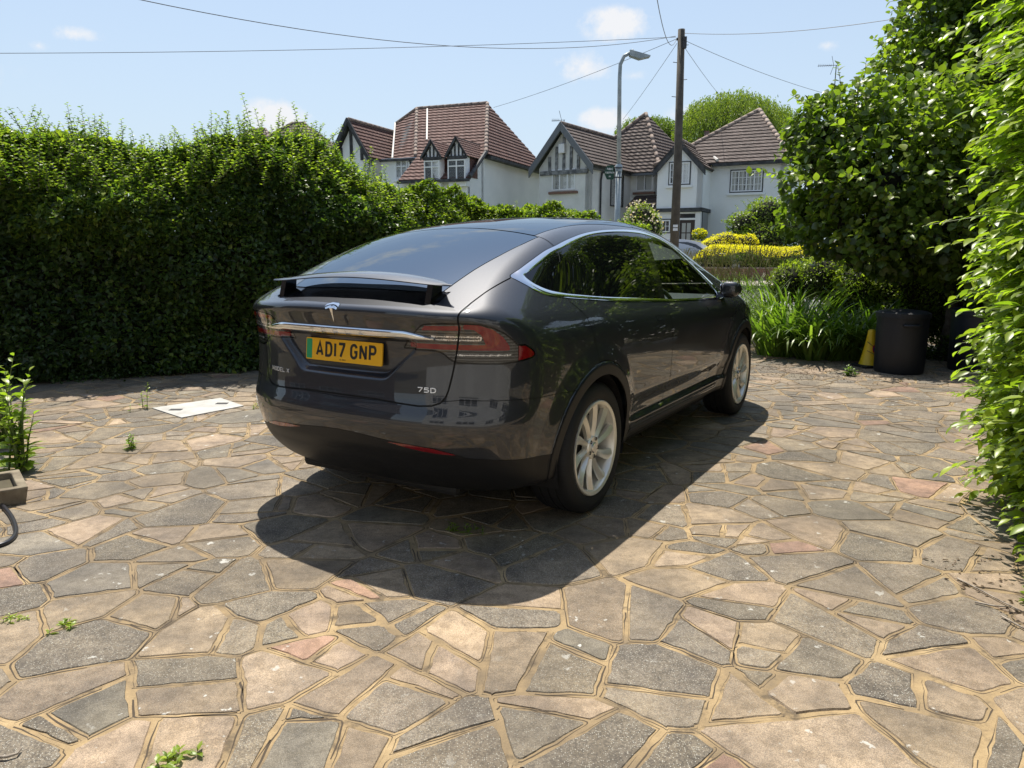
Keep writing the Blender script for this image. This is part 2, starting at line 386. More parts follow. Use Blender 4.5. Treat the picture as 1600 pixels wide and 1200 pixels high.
# glazing
CH_OUT = catmull([(-.50, 1.322), (-.414, 1.351), (-.269, 1.398), (-.116, 1.444), (.002, 1.470), (.173, 1.506), (.425, 1.546), (.70, 1.571), (.966, 1.583), (1.2, 1.588),
                  (1.435, 1.582), (1.66, 1.557), (1.871, 1.508), (2.07, 1.435), (2.271, 1.335), (2.40, 1.25), (2.52, 1.13), (2.50, 1.066), (2.172, 1.070), (1.411, 1.097), (.832, 1.127),
                  (.344, 1.157), (-.103, 1.195), (-.33, 1.220), (-.41, 1.243), (-.455, 1.272), (-.49, 1.300)], 5)
GL_IN = catmull([(-.418, 1.322), (-.35, 1.345), (-.258, 1.372), (-.101, 1.419), (.0, 1.447), (.178, 1.484), (.382, 1.520), (.59, 1.546), (.91, 1.564), (1.197, 1.568), (1.464, 1.558),
                 (1.70, 1.525), (1.90, 1.465), (2.10, 1.375), (2.27, 1.275), (2.37, 1.19), (2.40, 1.105), (2.2, 1.087), (1.433, 1.114), (1.071, 1.134), (.553, 1.167), (.204, 1.190), (-.079, 1.215),
                 (-.2, 1.228), (-.301, 1.245), (-.37, 1.268), (-.408, 1.292)], 5)
upok = lambda P: (Y_(P) > .5) & (Z_(P) > 1.0)
sk.region('chrome_trim', lambda P: sdf(CH_OUT, X_(P), Z_(P)), upok, .0012)
sk.region('rear_side_window', lambda P: sdf(GL_IN, X_(P), Z_(P)), upok)
bse = lambda z: ip(z, (1.1, 1.078), (1.133, 1.086), (1.272, 1.172), (1.429, 1.262), (1.6, 1.37)); bsr = lambda z: ip(z, (1.08, 1.155), (1.127, 1.175), (1.268, 1.270), (1.429, 1.37), (1.6, 1.48))
sk.region('pillar', lambda P: bse(Z_(P))-X_(P), lambda P: upok(P) & (X_(P) > .7), 0, ['rear_side_window'])
sk.region('front_side_window', lambda P: bsr(Z_(P))-X_(P), lambda P: upok(P) & (X_(P) > .7), 0, ['pillar'])
sk.region('quarter_window', lambda P: X_(P)-ip(Z_(P), (1.2, -.205), (1.317, -.111), (1.416, -.025), (1.5, .03)), lambda P: upok(P) & (X_(P) < .3), .0015, ['rear_side_window'])
for L_ in ([(1.2, .062), (1.286, .12), (1.38, .163), (1.476, .212)],):
    sk.region('rear_side_window', lambda P: np.abs(X_(P)-ip(Z_(P), *L_))-.0016, lambda P: upok(P) & (np.abs(X_(P)) < .5), 0, ['rear_side_window'])
    C = sk.V[sk.T].mean(1); k_ = (sk.L == sk.names.index('rear_side_window')) & (np.abs(X_(C)-ip(Z_(C), *L_)) < .0016); sk.L[k_] = sk.names.index('gap')
XS = lambda a: ip(a, (0, .062), (.13, .048), (.32, .022), (.5, .006), (.6, -.002), (.9, -.002))
XB = lambda a: -.828+.16*(a/.5)**4*.3
topok = lambda P: (Z_(P) > 1.17) & (X_(P) < .3) & (Y_(P) < .75)
sk.region('rear_window', lambda P: np.maximum(np.maximum(Y_(P)-ip(X_(P), (-.85, .500), (-.734, .512), (-.551, .530), (-.362, .557), (-.143, .580), (.1, .590)), X_(P)-XS(Y_(P))+.006), XB(Y_(P))-X_(P)), topok, .003, ['paint'])
sk.region('spoiler_housing', lambda P: np.maximum(np.maximum(Y_(P)-.545, X_(P)-XB(Y_(P))+.004), ip(Y_(P), (0, -.930), (.34, -.922), (.49, -.91), (.56, -.86))-X_(P)), topok, 0, ['paint'])
sk.region('roof_panel', lambda P: np.maximum(np.maximum(Y_(P)-.553-.02*np.sin(X_(P)), XS(Y_(P))-X_(P)+.004), X_(P)-1.36), lambda P: (Z_(P) > 1.4) & (X_(P) > -.1) & (X_(P) < 1.7), .003, ['paint'])
sk.region('windscreen', lambda P: np.maximum(np.maximum(Y_(P)-ip(X_(P), (1.3, .570), (2, .585), (2.4, .635), (2.8, .70), (3.3, .79)), 1.37-X_(P)), X_(P)-3.26+.45*Y_(P)**2), lambda P: (Z_(P) > 1.1) & (X_(P) > 1.2), .003, ['paint'])
# tailgate, lamps, lower trim
TG = np.array([(-.1, .737), (.235, .735), (.361, .727), (.48, .722), (.545, .727), (.587, .742), (.610, .770), (.622, .805), (.635, .865), (.649, .938), (.668, 1.031), (.684, 1.10), (.684, 1.172), (.688, 1.208), (.699, 1.251),
               (.711, 1.289), (.722, 1.323), (.80, 1.36), (.80, 1.7), (-.1, 1.7)])
tgok = lambda P: (X_(P) < .2) & (Z_(P) > .6)
fTG = lambda P: np.maximum(sdf(TG, Y_(P), Z_(P)), X_(P)-XS(Y_(P))+.001)
Q_ = lambda P: Y_(P)+X_(P)+1.1
LAMP = rounded([(.555, .985), (.585, 1.035), (.623, 1.082), (.66, 1.113), (.744, 1.121), (.89, 1.123), (1.008, 1.120), (1.10, 1.103), (1.178, 1.077), (1.245, 1.041), (1.272, 1.019), (1.328, 1.018), (1.38, .996), (1.408, .970),
                (1.392, .951), (1.336, .941), (1.266, .933), (1.135, .926), (1.043, .927), (.876, .930), (.835, .945), (.793, .972), (.747, .984)], .012)
lampok = lambda P: (X_(P) < -.4) & (Z_(P) > .88) & (Z_(P) < 1.2)
fl = lambda P: sdf(LAMP, Q_(P), Z_(P))
sk.region('lamp_rim', fl, lampok, 0, ['paint']); sk.region('lamp', lambda P: fl(P)+.0085, lampok, 0, ['lamp_rim'])
RED = rounded([(.914, 1.114), (1.008, 1.112), (1.102, 1.090), (1.166, 1.058), (1.216, 1.012), (1.214, .992), (.60, .996), (.60, 1.020), (1.060, 1.018), (1.030, 1.064), (.98, 1.090), (.914, 1.092)], .008)
sk.region('lamp_red', lambda P: sdf(RED, Q_(P), Z_(P)), lampok, 0, ['lamp'])
sk.region('lamp_red', lambda P: sdf(rounded([(.66, 1.083), (.90, 1.086), (.90, 1.108), (.675, 1.104)], .006), Q_(P), Z_(P)), lampok, 0, ['lamp'])
sk.region('lamp_marker', lambda P: 1.276-Q_(P), lampok, .0025, ['lamp', 'lamp_red'])
for a_, b_2, c_, d_ in ((.72, 1.03, 1.053, 1.058), (.70, 1.03, 1.038, 1.043), (1.025, 1.0305, 1.038, 1.058), (.87, 1.225, .968, .9725)):
    sk.region('lamp_strip', lambda P: sdf([(a_, c_), (b_2, c_), (b_2, d_), (a_, d_)], Q_(P), Z_(P)), lampok, 0, ['lamp'])
# the seam of the tailgate runs through lamp and paint alike
body_ids = ['paint', 'lamp', 'lamp_red', 'lamp_rim', 'lamp_strip']
for n_, ov in (('tailgate', ['paint']),):
    sk.cut(lambda P: fTG(P)+.004, tgok); sk.cut(lambda P: fTG(P)-.004, tgok)
    C = sk.V[sk.T].mean(1); s_ = tgok(C); f_ = np.full(len(C), 9.); f_[s_] = fTG(C[s_]); ids = [sk.names.index(q) for q in body_ids]
    sk.names.append('tailgate'); sk.L[(f_ < -.004) & (sk.L == 0)] = sk.names.index('tailgate'); sk.L[(np.abs(f_) <= .004) & np.isin(sk.L, ids)] = sk.names.index('gap')
# wheel arches and cladding
for cx in (0, WB):
    aok = lambda P: (Y_(P) > .60) & (np.abs(X_(P)-cx) < .7) & (Z_(P) < 1.0)
    rr_ = lambda P: np.hypot(X_(P)-cx, Z_(P)-WR)-.03*np.maximum(0, -(Z_(P)-WR))
    sk.region('cladding', lambda P: rr_(P)-.478, aok, .0015, ['paint']); sk.region('hole', lambda P: rr_(P)-.414, aok, 0)
blk = lambda P: Z_(P)-ip(Q_(P), (0, .562), (.2, .556), (.45, .536), (.72, .520), (.84, .500), (.93, .478), (1.1, .472), (1.6, .440))
sk.region('lower_bumper', blk, lambda P: (X_(P) < -.1) & (Z_(P) < .7), .0012, ['paint'])
sk.region('sill', lambda P: Z_(P)-.335, lambda P: (Z_(P) < .45) & (X_(P) > -.1), .0012, ['paint'])
sk.region('rear_bumper', lambda P: Z_(P)-ip(Q_(P), (0, .722), (.6, .735), (.9, .760), (1.3, .758), (1.7, .745), (2.2, .74)), lambda P: (X_(P) < -.1) & (Z_(P) < .9), .0016, ['paint'])
refok = lambda P: (X_(P) < -.6) & (Z_(P) < .6)
sk.region('reflector', lambda P: sdf(catmull([(.44, .529), (.60, .528), (.76, .524), (.875, .513), (.885, .498), (.84, .492), (.70, .497), (.56, .510), (.47, .523)], 4), Q_(P), Z_(P)), refok, 0, ['lower_bumper'])
# doors
arc_ = lambda cx, a0, a1: [(cx+.490*math.cos(math.radians(a)), WR+.490*math.sin(math.radians(a))) for a in np.linspace(a0, a1, 12)]
D_R = np.array([(-.19, 1.26), (-.184, 1.185), (-.135, 1.146), (-.097, 1.108), (-.071, 1.022), (-.045, .93)]+arc_(0, 95, 4)+[(.50, .352), (1.172, .352), (1.170, .55), (1.160, .75), (1.155, .86), (1.148, 1.0), (1.128, 1.097), (1.12, 1.26)])
D_F = np.array([(1.12, 1.26), (1.128, 1.097), (1.148, 1.0), (1.155, .86), (1.160, .75), (1.170, .55), (1.172, .352), (2.36, .352), (2.43, .50)]+arc_(WB, 166, 150)+[(2.52, .72), (2.50, .9), (2.46, 1.05), (2.44, 1.26)])
dok = lambda P: (Y_(P) > .6) & (Z_(P) < 1.3)
sk.region('rear_door', lambda P: sdf(D_R, X_(P), Z_(P)), dok, .003, ['paint']); sk.region('front_door', lambda P: sdf(D_F, X_(P), Z_(P)), dok, .003, ['paint'])
for dn, hx in (('rear_door', .90), ('front_door', 1.98)):
    sk.region(dn+'_handle', lambda P: sdf(rounded([(hx, 1.000), (hx+.21, .998), (hx+.22, 1.028), (hx-.02, 1.034)], .012), X_(P), Z_(P)), dok, .0012, [dn])
sk.region('repeater', lambda P: sdf(rounded([(2.53, .905), (2.66, .902), (2.665, .868), (2.62, .866)], .01), X_(P), Z_(P)), dok, .0012, ['paint', 'front_door'])
# rail seams and charge-port style join ahead of the tail
sk.cut(lambda P: X_(P)-1.02, lambda P: (Z_(P) > 1.5) & (np.abs(X_(P)-1) < .1))
car = empty('parked_car', (CAR_P[0], CAR_P[1], 0), math.pi/2-CAR_YAW, 'dark grey hatchback with raised rear spoiler parked on the stone driveway', 'car')
def skin_part(name, labels, m, sidesel=0, parent=None, off=0, nedit=None, xsel=0):
    V, T = sk.part(labels)
    if not len(T): return None
    if sidesel:
        k = (V[T].mean(1)[:, 1]*sidesel) > 0; k &= ((V[T].mean(1)[:, 0]-1.48)*xsel >= 0); T = T[k]; u, inv = np.unique(T, return_inverse=True); V = V[u]; T = inv.reshape(-1, 3)
    if not len(T): return None
    N = grad(V)
    fn = np.cross(V[T[:, 1]]-V[T[:, 0]], V[T[:, 2]]-V[T[:, 0]]); fl_ = (fn*N[T].mean(1)).sum(1) < 0; T = T.copy(); T[fl_] = T[fl_][:, ::-1]
    ar = np.linalg.norm(fn, axis=1); T = T[ar > 1e-9]
    if off: V = V+N*off
    if nedit is not None: N = nedit(V, N)
    return npmesh(name, V, T, m, parent or car, True, normals=N)
skin_part('body_shell', ['paint'], m_paint)
inner = skin_part('inner_shell', ['paint', 'gap', 'tailgate', 'rear_door', 'front_door', 'rear_bumper', 'lower_bumper', 'chrome_trim', 'lamp', 'lamp_red', 'lamp_rim', 'lamp_strip', 'lamp_marker', 'pillar', 'sill', 'cladding', 'reflector', 'spoiler_housing', 'roof_panel'], m_blk, off=-.010)
skin_part('rear_bumper', ['rear_bumper'], m_paint)
skin_part('lower_bumper', ['lower_bumper'], m_clad)
skin_part('sill_trim', ['sill'], m_clad)
[skin_part('arch_cladding', ['cladding'], m_clad, sd, xsel=ax_) for sd in (-1, 1) for ax_ in (-1, 1)]
tailgate = skin_part('tailgate', ['tailgate'], m_paint)
rwin = skin_part('rear_window', ['rear_window'], m_rglass); skin_part('roof_panel', ['roof_panel'], m_rglass)
skin_part('windscreen', ['windscreen'], m_cglass); skin_part('spoiler_housing', ['spoiler_housing'], m_gloss, off=-.004)
[skin_part('pillar_trim', ['pillar'], m_gloss, sd, off=.0005) for sd in (-1, 1)]
CHM = (CH_OUT, GL_IN)
def chrome_n(V, N):
    a = sdf(CH_OUT, V[:, 0], V[:, 2]); b = sdf(GL_IN, V[:, 0], V[:, 2]); t = np.clip((-a-b)/(np.abs(a)+np.abs(b)+1e-6), -1, 1)   # -1 outer edge .. 1 inner edge
    e = .002; gx = (sdf(GL_IN, V[:, 0]+e, V[:, 2])-b)/e; gz = (sdf(GL_IN, V[:, 0], V[:, 2]+e)-b)/e
    D = np.stack([gx, 0*gx, gz], 1); D -= N*(D*N).sum(1)[:, None]
    M = N-D*(t*.42)[:, None]; return M/np.linalg.norm(M, axis=1, keepdims=True)
for sd in (-1, 1):
    skin_part('window_trim', ['chrome_trim'], m_chrome, sd, off=.002, nedit=chrome_n)
    skin_part('rear_side_window', ['rear_side_window'], m_dglass, sd); skin_part('quarter_window', ['quarter_window'], m_dglass, sd)
    skin_part('front_side_window', ['front_side_window'], m_cglass, sd)
    for dn in ('rear_door', 'front_door'):
        d = skin_part(dn, [dn], m_paint, sd); skin_part('handle', [dn+'_handle'], m_paint, sd, d, off=.0015)
    skin_part('side_repeater', ['repeater'], m_satin, sd)
    tl = skin_part('tail_light', ['lamp'], m_lamp, sd)
    skin_part('surround', ['lamp_rim'], m_gloss, sd, tl, off=-.002); skin_part('red_lens', ['lamp_red'], m_red, sd, tl, off=.0003)
    skin_part('light_strip', ['lamp_strip'], m_lampl, sd, tl, off=.0005); skin_part('side_marker', ['lamp_marker'], m_red, sd, tl)
    skin_part('rear_reflector', ['reflector'], m_red, sd, off=.001)
# helper: a point of the rear face / side face
def solve(ax, P0, lo, hi):
    lo, hi = float(lo), float(hi)
    for _ in range(30):
        m_ = (lo+hi)/2; p = np.array(P0, float); p[ax] = m_
        if body(p) > 0: lo = m_
        else: hi = m_
    return m_
def rearx(y, z): return solve(0, (0, y, z), -1.4, -.5)
def on_rear(pts2, off=.0): # (y,z) -> points on the tail
    return [(rearx(y, z)-off, y, z) for y, z in pts2]
def strokes(lines, w, depth, place, closed=()):
    """flat lettering: poly lines given width w and a little thickness; place maps (u,v,d) to 3D"""
    mb = MB()
    for li, L in enumerate(lines):
        L = [np.array(p, float) for p in L]; L = [p for i, p in enumerate(L) if i == 0 or np.linalg.norm(p-L[i-1]) > 1e-7]; n = len(L); cl = np.allclose(L[0], L[-1]) and n > 3
        if cl: L = L[:-1]; n -= 1
        A, B = [], []
        for i in range(n):
            if cl: p, q, r = L[i-1], L[i], L[(i+1) % n]
            else: p, q, r = L[max(i-1, 0)], L[i], L[min(i+1, n-1)]
            d1 = (q-p) if (cl or i > 0) else (r-q); d2 = (r-q) if (cl or i < n-1) else (q-p)
            d1 = d1/np.linalg.norm(d1); d2 = d2/np.linalg.norm(d2); n1 = np.array([-d1[1], d1[0]]); n2 = np.array([-d2[1], d2[0]]); m_ = n1+n2; m_ /= np.linalg.norm(m_)
            k = w/2/max(.5, m_ @ n1); A.append(q+m_*k); B.append(q-m_*k)
        V = [place(a[0], a[1], 0) for a in A]+[place(b[0], b[1], 0) for b in B]+[place(a[0], a[1], depth) for a in A]+[place(b[0], b[1], depth) for b in B]
        F = []; rg = range(n if cl else n-1)
        for i in rg:
            j = (i+1) % n; F += [(2*n+i, 2*n+j, 3*n+j, 3*n+i), (i, 2*n+i, 2*n+j, j)[::-1], (n+i, n+j, 3*n+j, 3*n+i)[::-1]]
        if not cl: F += [(0, n, 3*n, 2*n), (n-1, 3*n-1, 4*n-1, 2*n-1)]
        mb.add(V, F)
    return mb
def arc(cx, cy, rx, ry, a0, a1, n=8): return [(cx+rx*math.cos(math.radians(a)), cy+ry*math.sin(math.radians(a))) for a in np.linspace(a0, a1, n)]
GLY = {  # letters in a 1 x 1 box
 'A': [[(0, 0), (.5, 1), (1, 0)], [(.18, .28), (.82, .28)]], 'D': [[(0, 0), (0, 1)]+[(.5, 1)]+arc(.5, .62, .5, .38, 90, 0, 5)+arc(.5, .38, .5, .38, 0, -90, 5)+[(0, 0)]], '1': [[(.5, 0), (.5, 1)]],
 '7': [[(0, 1), (1, 1), (1, .9), (.35, 0)]], 'G': [arc(.5, .72, .5, .28, 12, 180, 8)+arc(.5, .28, .5, .28, 180, 360, 8)+[(1, .47), (.58, .47)]], 'N': [[(0, 0), (0, 1)], [(0, 1), (1, 0)], [(1, 0), (1, 1)]],
 'P': [[(0, 0), (0, 1), (.6, 1)]+arc(.6, .73, .4, .27, 70, -70, 6)+[(.6, .46), (0, .46)]], 'M': [[(0, 0), (0, 1), (.5, .3), (1, 1), (1, 0)]], 'O': [arc(.5, .5, .5, .5, 0, 360, 17)],
 'E': [[(1, 0), (0, 0), (0, 1), (1, 1)], [(0, .5), (.9, .5)]], 'L': [[(0, 1), (0, 0), (1, 0)]], 'X': [[(0, 0), (1, 1)], [(0, 1), (1, 0)]], '5': [[(.95, 1), (.1, 1), (.05, .58), (.6, .6)]+arc(.6, .3, .4, .3, 80, -90, 6)+[(.0, .0)]],
 'T': [[(0, 1), (1, 1)], [(.5, 1), (.5, 0)]], 'S': [[(1, 1), (.15, 1), (0, .85), (0, .65), (.15, .5), (.85, .5), (1, .35), (1, .15), (.85, 0), (0, 0)]], ' ': [],
 'F': [[(0, 0), (0, 1), (1, 1)], [(0, .5), (.8, .5)]], 'U': [[(0, 1), (0, .25), (.25, 0), (.75, 0), (1, .25), (1, 1)]], 'B': [[(0, 0), (0, 1), (.8, 1), (1, .8), (.8, .52), (0, .52)], [(.8, .52), (1, .25), (.8, 0), (0, 0)]],
 'I': [[(.5, 0), (.5, 1)]], 'C': [[(1, .85), (.8, 1), (.2, 1), (0, .8), (0, .2), (.2, 0), (.8, 0), (1, .15)]], 'R': [[(0, 0), (0, 1), (.8, 1), (1, .8), (.8, .5), (0, .5)], [(.6, .5), (1, 0)]], 'H': [[(0, 0), (0, 1)], [(1, 0), (1, 1)], [(0, .5), (1, .5)]],
 '4': [[(.75, 0), (.75, 1), (0, .3), (1, .3)]], 'K': [[(0, 0), (0, 1)], [(1, 1), (0, .45), (1, 0)]]}
def text_lines(txt, cw, ch, gap, widths={}, space=None):
    out = []; x = 0
    for c in txt:
        if c == ' ': x += (space if space is not None else cw)+0; continue
        w_ = widths.get(c, cw)
        out += [[(x+u*w_, v*ch) for u, v in L] for L in GLY[c]] if w_ > 0 else [[(x, v*ch) for u, v in L] for L in GLY[c]]
        x += w_+gap
    return out, x-gap
# number plate
PZ = .948; PX = rearx(0, PZ)-.012; tilt = .10
def plate_pt(u, v, d): # u to the viewer's right (car -y), v up
    return (PX-d+tilt*v, -u, PZ+v)
m_yel = mat('plate_yellow', (.80, .42, .008), .38, 0, Coat_Weight=.4); m_char = mat('plate_black', (.01, .01, .01), .5); m_grn = mat('plate_green', (.02, .30, .12), .4)
mb = MB(); pl = rounded([(-.26, -.0555), (.26, -.0555), (.26, .0555), (-.26, .0555)], .008)
n_ = len(pl); mb.add([plate_pt(u, v, .004) for u, v in pl]+[plate_pt(u, v, -.004) for u, v in pl], [tuple(range(n_))]+[(i, (i+1) % n_, (i+1) % n_+n_, i+n_) for i in range(n_)])
plate = mb.build('number_plate', m_yel, car)
plate['label'] = 'yellow number plate reading AD17 GNP with a green flash'
lines, tw = text_lines('AD17 GNP', .036, .064, .026, {'1': .0, 'A': .040}, .022)
off_x = -.5*tw+.018
strokes([[(x+off_x, y-.029) for x, y in L] for L in lines], .0135, .001, lambda u, v, d: plate_pt(u, v, .0042+d)).build('registration_lettering', m_char, plate)
MB().add([plate_pt(u, v, .0046) for u, v in rounded([(-.256, -.050), (-.216, -.050), (-.216, .050), (-.256, .050)], .005)], [tuple(range(20))]).build('green_flash', m_grn, plate)
lines, tw = text_lines('GL MOCK', .0045, .006, .0022, {}, .003)
strokes([[(x-.02, y-.047) for x, y in L] for L in lines], .0012, .0005, lambda u, v, d: plate_pt(u, v, .0042+d)).build('maker_line', m_char, plate)
# chrome bar: a swept blade with tapering ends
mb = MB(); V = []; F = []; ys_ = np.linspace(-.565, .565, 60); prof = [(-1, .0), (-.85, .5), (-.5, .9), (.0, 1.), (.55, .95), (.9, .55), (1, 0)]
for y in ys_:
    a = abs(y); hh = .023*min(1, max(.04, (.57-a)/.16)**.55) if a > .41 else .023
    zc = 1.052+.004*math.cos(y*3)-(.012*max(0, (a-.42)/.15)); 
    for (t, o) in prof: z = zc+t*hh; V.append((rearx(y, z)-.014*o-.001, y, z))
k_ = len(prof)
for i in range(len(ys_)-1):
    F += [(i*k_+j, (i+1)*k_+j, (i+1)*k_+j+1, i*k_+j+1) for j in range(k_-1)]
bar = MB().add(V, F).build('chrome_bar', m_chrome, tailgate, 50)
lines, tw = text_lines('TESLA', .030, .020, .052)
strokes([[(x-tw/2, y+1.041) for x, y in L] for L in lines], .0042, .0015, lambda u, v, d: (rearx(-u, v)-.0146-d, -u, v)).build('bar_lettering', m_satin, bar)
# badges
m_badge = mat('badge_metal', (.80, .80, .81), .32, .7)
def badge(txt, yl, yr, z, h, w, name):
    lines, tw = text_lines(txt, 1, 1, .5, {'1': .6}, .7); s_ = (yl-yr)/tw
    strokes([[(yl*-1+x*s_, z+y*h) for x, y in L] for L in lines], w, .003, lambda u, v, d: (rearx(-u, v)-.001-d, -u, v)).build(name, m_badge, tailgate)
badge('MODEL X', .555, .395, .806, .019, .0042, 'model_lettering'); badge('75D', -.472, -.562, .790, .020, .0045, 'variant_lettering')
# emblem: a curved top bar over a tapering stem
T1 = [(-.045, 1.186), (-.042, 1.196), (-.02, 1.204), (0, 1.206), (.02, 1.204), (.042, 1.196), (.045, 1.186), (.020, 1.194), (0, 1.196), (-.02, 1.194)]
T2 = [(-.041, 1.181), (-.018, 1.190), (-.006, 1.191), (0, 1.186), (.006, 1.191), (.018, 1.190), (.041, 1.181), (.036, 1.172), (.014, 1.179), (.009, 1.176), (.0, 1.108), (-.009, 1.176), (-.014, 1.179), (-.036, 1.172)]
mb = MB()
for T in (T1, T2):
    n_ = len(T); T = [(y, z-.010) for y, z in T]; c_ = (0, 1.181)
    fr_ = [(rearx(0, z)-.006, y, z) for y, z in T]; bk = [(rearx(0, z)+.004, y, z) for y, z in T]
    mb.add(fr_+bk, [tuple(range(n_))]+[(i, (i+1) % n_, (i+1) % n_+n_, i+n_) for i in range(n_)])
mb.build('emblem', m_chrome, tailgate)
# raised spoiler
mb = MB(); V = []; F = []; ys_ = np.linspace(-.605, .605, 45); st = [(0, 0), (.15, .008), (.5, .013), (1, .006), (1.0, .002), (.5, .004), (.15, -.001), (.0, -.005)]
for y in ys_:
    a = abs(y)/.605; ch_ = .150*(1-.55*a**3)*min(1, max(.10, (1-a)*6)); x0 = -.895+.055*a**2.2; z0 = 1.316-.050*a**2+.018*a**5
    for (t, h) in st:
        t2 = t; V.append((x0+t2*ch_, y, z0+h*(1-.6*a**6)+t2*.020*(1-a**3)))
k_ = len(st)
for i in range(len(ys_)-1): F += [(i*k_+j, (i+1)*k_+j, (i+1)*k_+(j+1) % k_, i*k_+(j+1) % k_) for j in range(k_)]
F += [tuple(range(k_)), tuple(range((len(ys_)-1)*k_+k_-1, (len(ys_)-1)*k_-1, -1))]
sp = MB().add(V, F).build('rear_spoiler', m_paint, car, 40)
for sd in (-1, 1):
    MB().prism([(-.90, 1.15), (-.80, 1.20), (-.79, 1.290), (-.862, 1.286)], 1, sd*.496-.017, sd*.496+.017).build('spoiler_strut', m_gloss, sp)
# wing mirrors
for sd in (-1, 1):
    bm = bmesh.new(); bmesh.ops.create_uvsphere(bm, u_segments=24, v_segments=16, radius=1)
    for v in bm.verts:
        x, y, z = v.co; sx = .085*(1.35 if x > 0 else .8); p = 3.4
        k = (abs(x)**p+abs(y)**p+abs(z)**p)**(-1/p); v.co = Vector((2.44+x*k*sx, sd*(.985+y*k*.072), 1.142+z*k*.056*(1-.22*x*k)))
    mr = MB().bm(bm).build('wing_mirror', m_paint, car, True)
    MB().prism([(2.40, 1.075), (2.53, 1.075), (2.50, 1.115), (2.42, 1.115)], 1, sd*.86, sd*1.0).build('mirror_arm', m_gloss, mr)
    MB().prism([(x, z) for x, z in rounded([(2.39, 1.10), (2.50, 1.10), (2.50, 1.185), (2.39, 1.185)], .03)], 1, sd*.908, sd*.913).build('mirror_glass', m_chrome, mr)
# wheel housings and underbody
for cx in (0, WB):
    for sd in (-1, 1):
        mb = MB(); n = 30; V = []; F = []
        for i in range(n+1):
            a = math.radians(-18+216*i/n); V += [(cx+.425*math.cos(a), sd*.58, WR+.425*math.sin(a)), (cx+.425*math.cos(a), sd*.945, WR+.425*math.sin(a))]
        F = [(2*i, 2*i+2, 2*i+3, 2*i+1) for i in range(n)]; V.append((cx, sd*.58, WR)); F += [(2*i, 2*i+2, len(V)-1) for i in range(n)]
        MB().add(V, F).build('wheel_housing', m_blk, car, fix=False)
MB().bbox(.45, 2.5, -.80, .80, .20, .30, .03).bbox(-.75, .5, -.55, .55, .22, .34, .03).build('underbody', m_blk, car)
# wheels
m_tyre = mat('tyre_rubber', (.010, .010, .011), .72); m_alloy = mat('wheel_silver', (.82, .79, .71), .34, .55); m_disc = mat('brake_disc', (.16, .155, .15), .4, .8)
m_dirt = mottle(mat('tyre_side', (.03, .028, .025), .8), (.018, .017, .016), (.05, .042, .033), 14, .35, .75)
def make_wheel():
    """axis along y, outer face towards -y; origin at the hub"""
    t = bpy.data.objects.new('wheel', None); COL.objects.link(t)
    pr = [(.268, .010), (.276, .003), (.300, -.004), (.330, -.002), (.352, .010), (.364, .028), (.369, .05)]
    for g0 in (.075, .125, .175): pr += [(.370, g0-.006), (.363, g0-.003), (.363, g0+.003), (.370, g0+.006)]
    pr += [(.369, .21), (.362, .235), (.345, .252), (.30, .262), (.27, .25)]
    mb = MB().lathe([(r, h) for r, h in pr], 96, 1); 
    # sipes across the shoulder
    for k in range(80):
        a = k*2*math.pi/80; ca, sa = math.cos(a), math.sin(a); d = .0022
        V = []
        for (r, h) in ((.356, .012), (.3665, .030), (.3715, .05), (.3715, .066)):
            for s2 in (-1, 1): V.append(((r+.0006)*math.cos(a+s2*d/.37), h, (r+.0006)*math.sin(a+s2*d/.37)))
        mb.add(V, [(0, 1, 3, 2), (2, 3, 5, 4), (4, 5, 7, 6)], 1)
    mb.build('tyre', [m_tyre, m_blk], t, 35)
    rim = MB().lathe([(.2675, .012), (.2675, .0), (.262, -.003), (.2565, -.001), (.246, .003), (.240, .012), (.236, .045), (.225, .08), (.225, .23), (.26, .245)], 80, 1).build('rim', m_alloy, t, 35)
    mb = MB(); n = 10
    for k in range(n):
        a0 = k*2*math.pi/n; V = []; F = []; K = 9
        for i in range(K):
            u = i/(K-1); r = .042+(.243-.042)*u
            sw = a0+.16*u*u-.03                      # swept towards the rim
            wL = (.014+.020*u**1.2)/max(r, .05); wR = (.010+.026*u**1.8)/max(r, .05)
            dep = .030-.022*u                         # dished centre
            for (aa, dd) in ((sw-wR, dep+.030*(1-.3*u)), (sw-wR*.9, dep+.016), (sw, dep-.006*(1-u)), (sw+wL*.55, dep+.004), (sw+wL, dep+.012), (sw+wL, dep+.034)):
                V.append((r*math.cos(aa), dd, r*math.sin(aa)))
        F = [(i*6+j, i*6+j+1, (i+1)*6+j+1, (i+1)*6+j) for i in range(K-1) for j in range(5)]
        mb.add(V, F)
    mb.lathe([(.0, .020), (.060, .020), (.066, .028), (.066, .06)], 40, 1)
    sp_ = mb.build('spokes', m_alloy, t, 28)
    MB().lathe([(0, .008), (.026, .010), (.030, .014), (.030, .03)], 32, 1).build('hub_cap', m_satin, sp_, 40)
    mb = MB()
    for k in range(5):
        a = k*2*math.pi/5+.31; mb.lathe([(0, .0235), (.0095, .0205), (.0115, .0185)], 10, 1, (.051*math.cos(a), -.002, .051*math.sin(a)))
    mb.build('wheel_nut', m_blk, sp_)
    MB().lathe([(.06, .075), (.175, .075), (.175, .10), (.06, .10)], 48, 1, close=True).lathe([(0, .09), (.20, .11), (.22, .2), (0, .2)], 40, 1, m=1).build('brake_disc', [m_disc, m_blk], t)
    return t
w0 = make_wheel()
def dup(root, parent=None):
    c = root.copy(); COL.objects.link(c); c.parent = parent
    for ch in root.children: dup(ch, c)
    return c
for i, (cx, sd, a) in enumerate(((0, -1, .5), (WB, -1, 1.3), (0, 1, .2), (WB, 1, 2.2))):
    w = w0 if i == 0 else dup(w0)
    w.parent = car; w.location = (cx, sd*TW, WR); w.rotation_euler = (0, a, 0 if sd < 0 else math.pi)
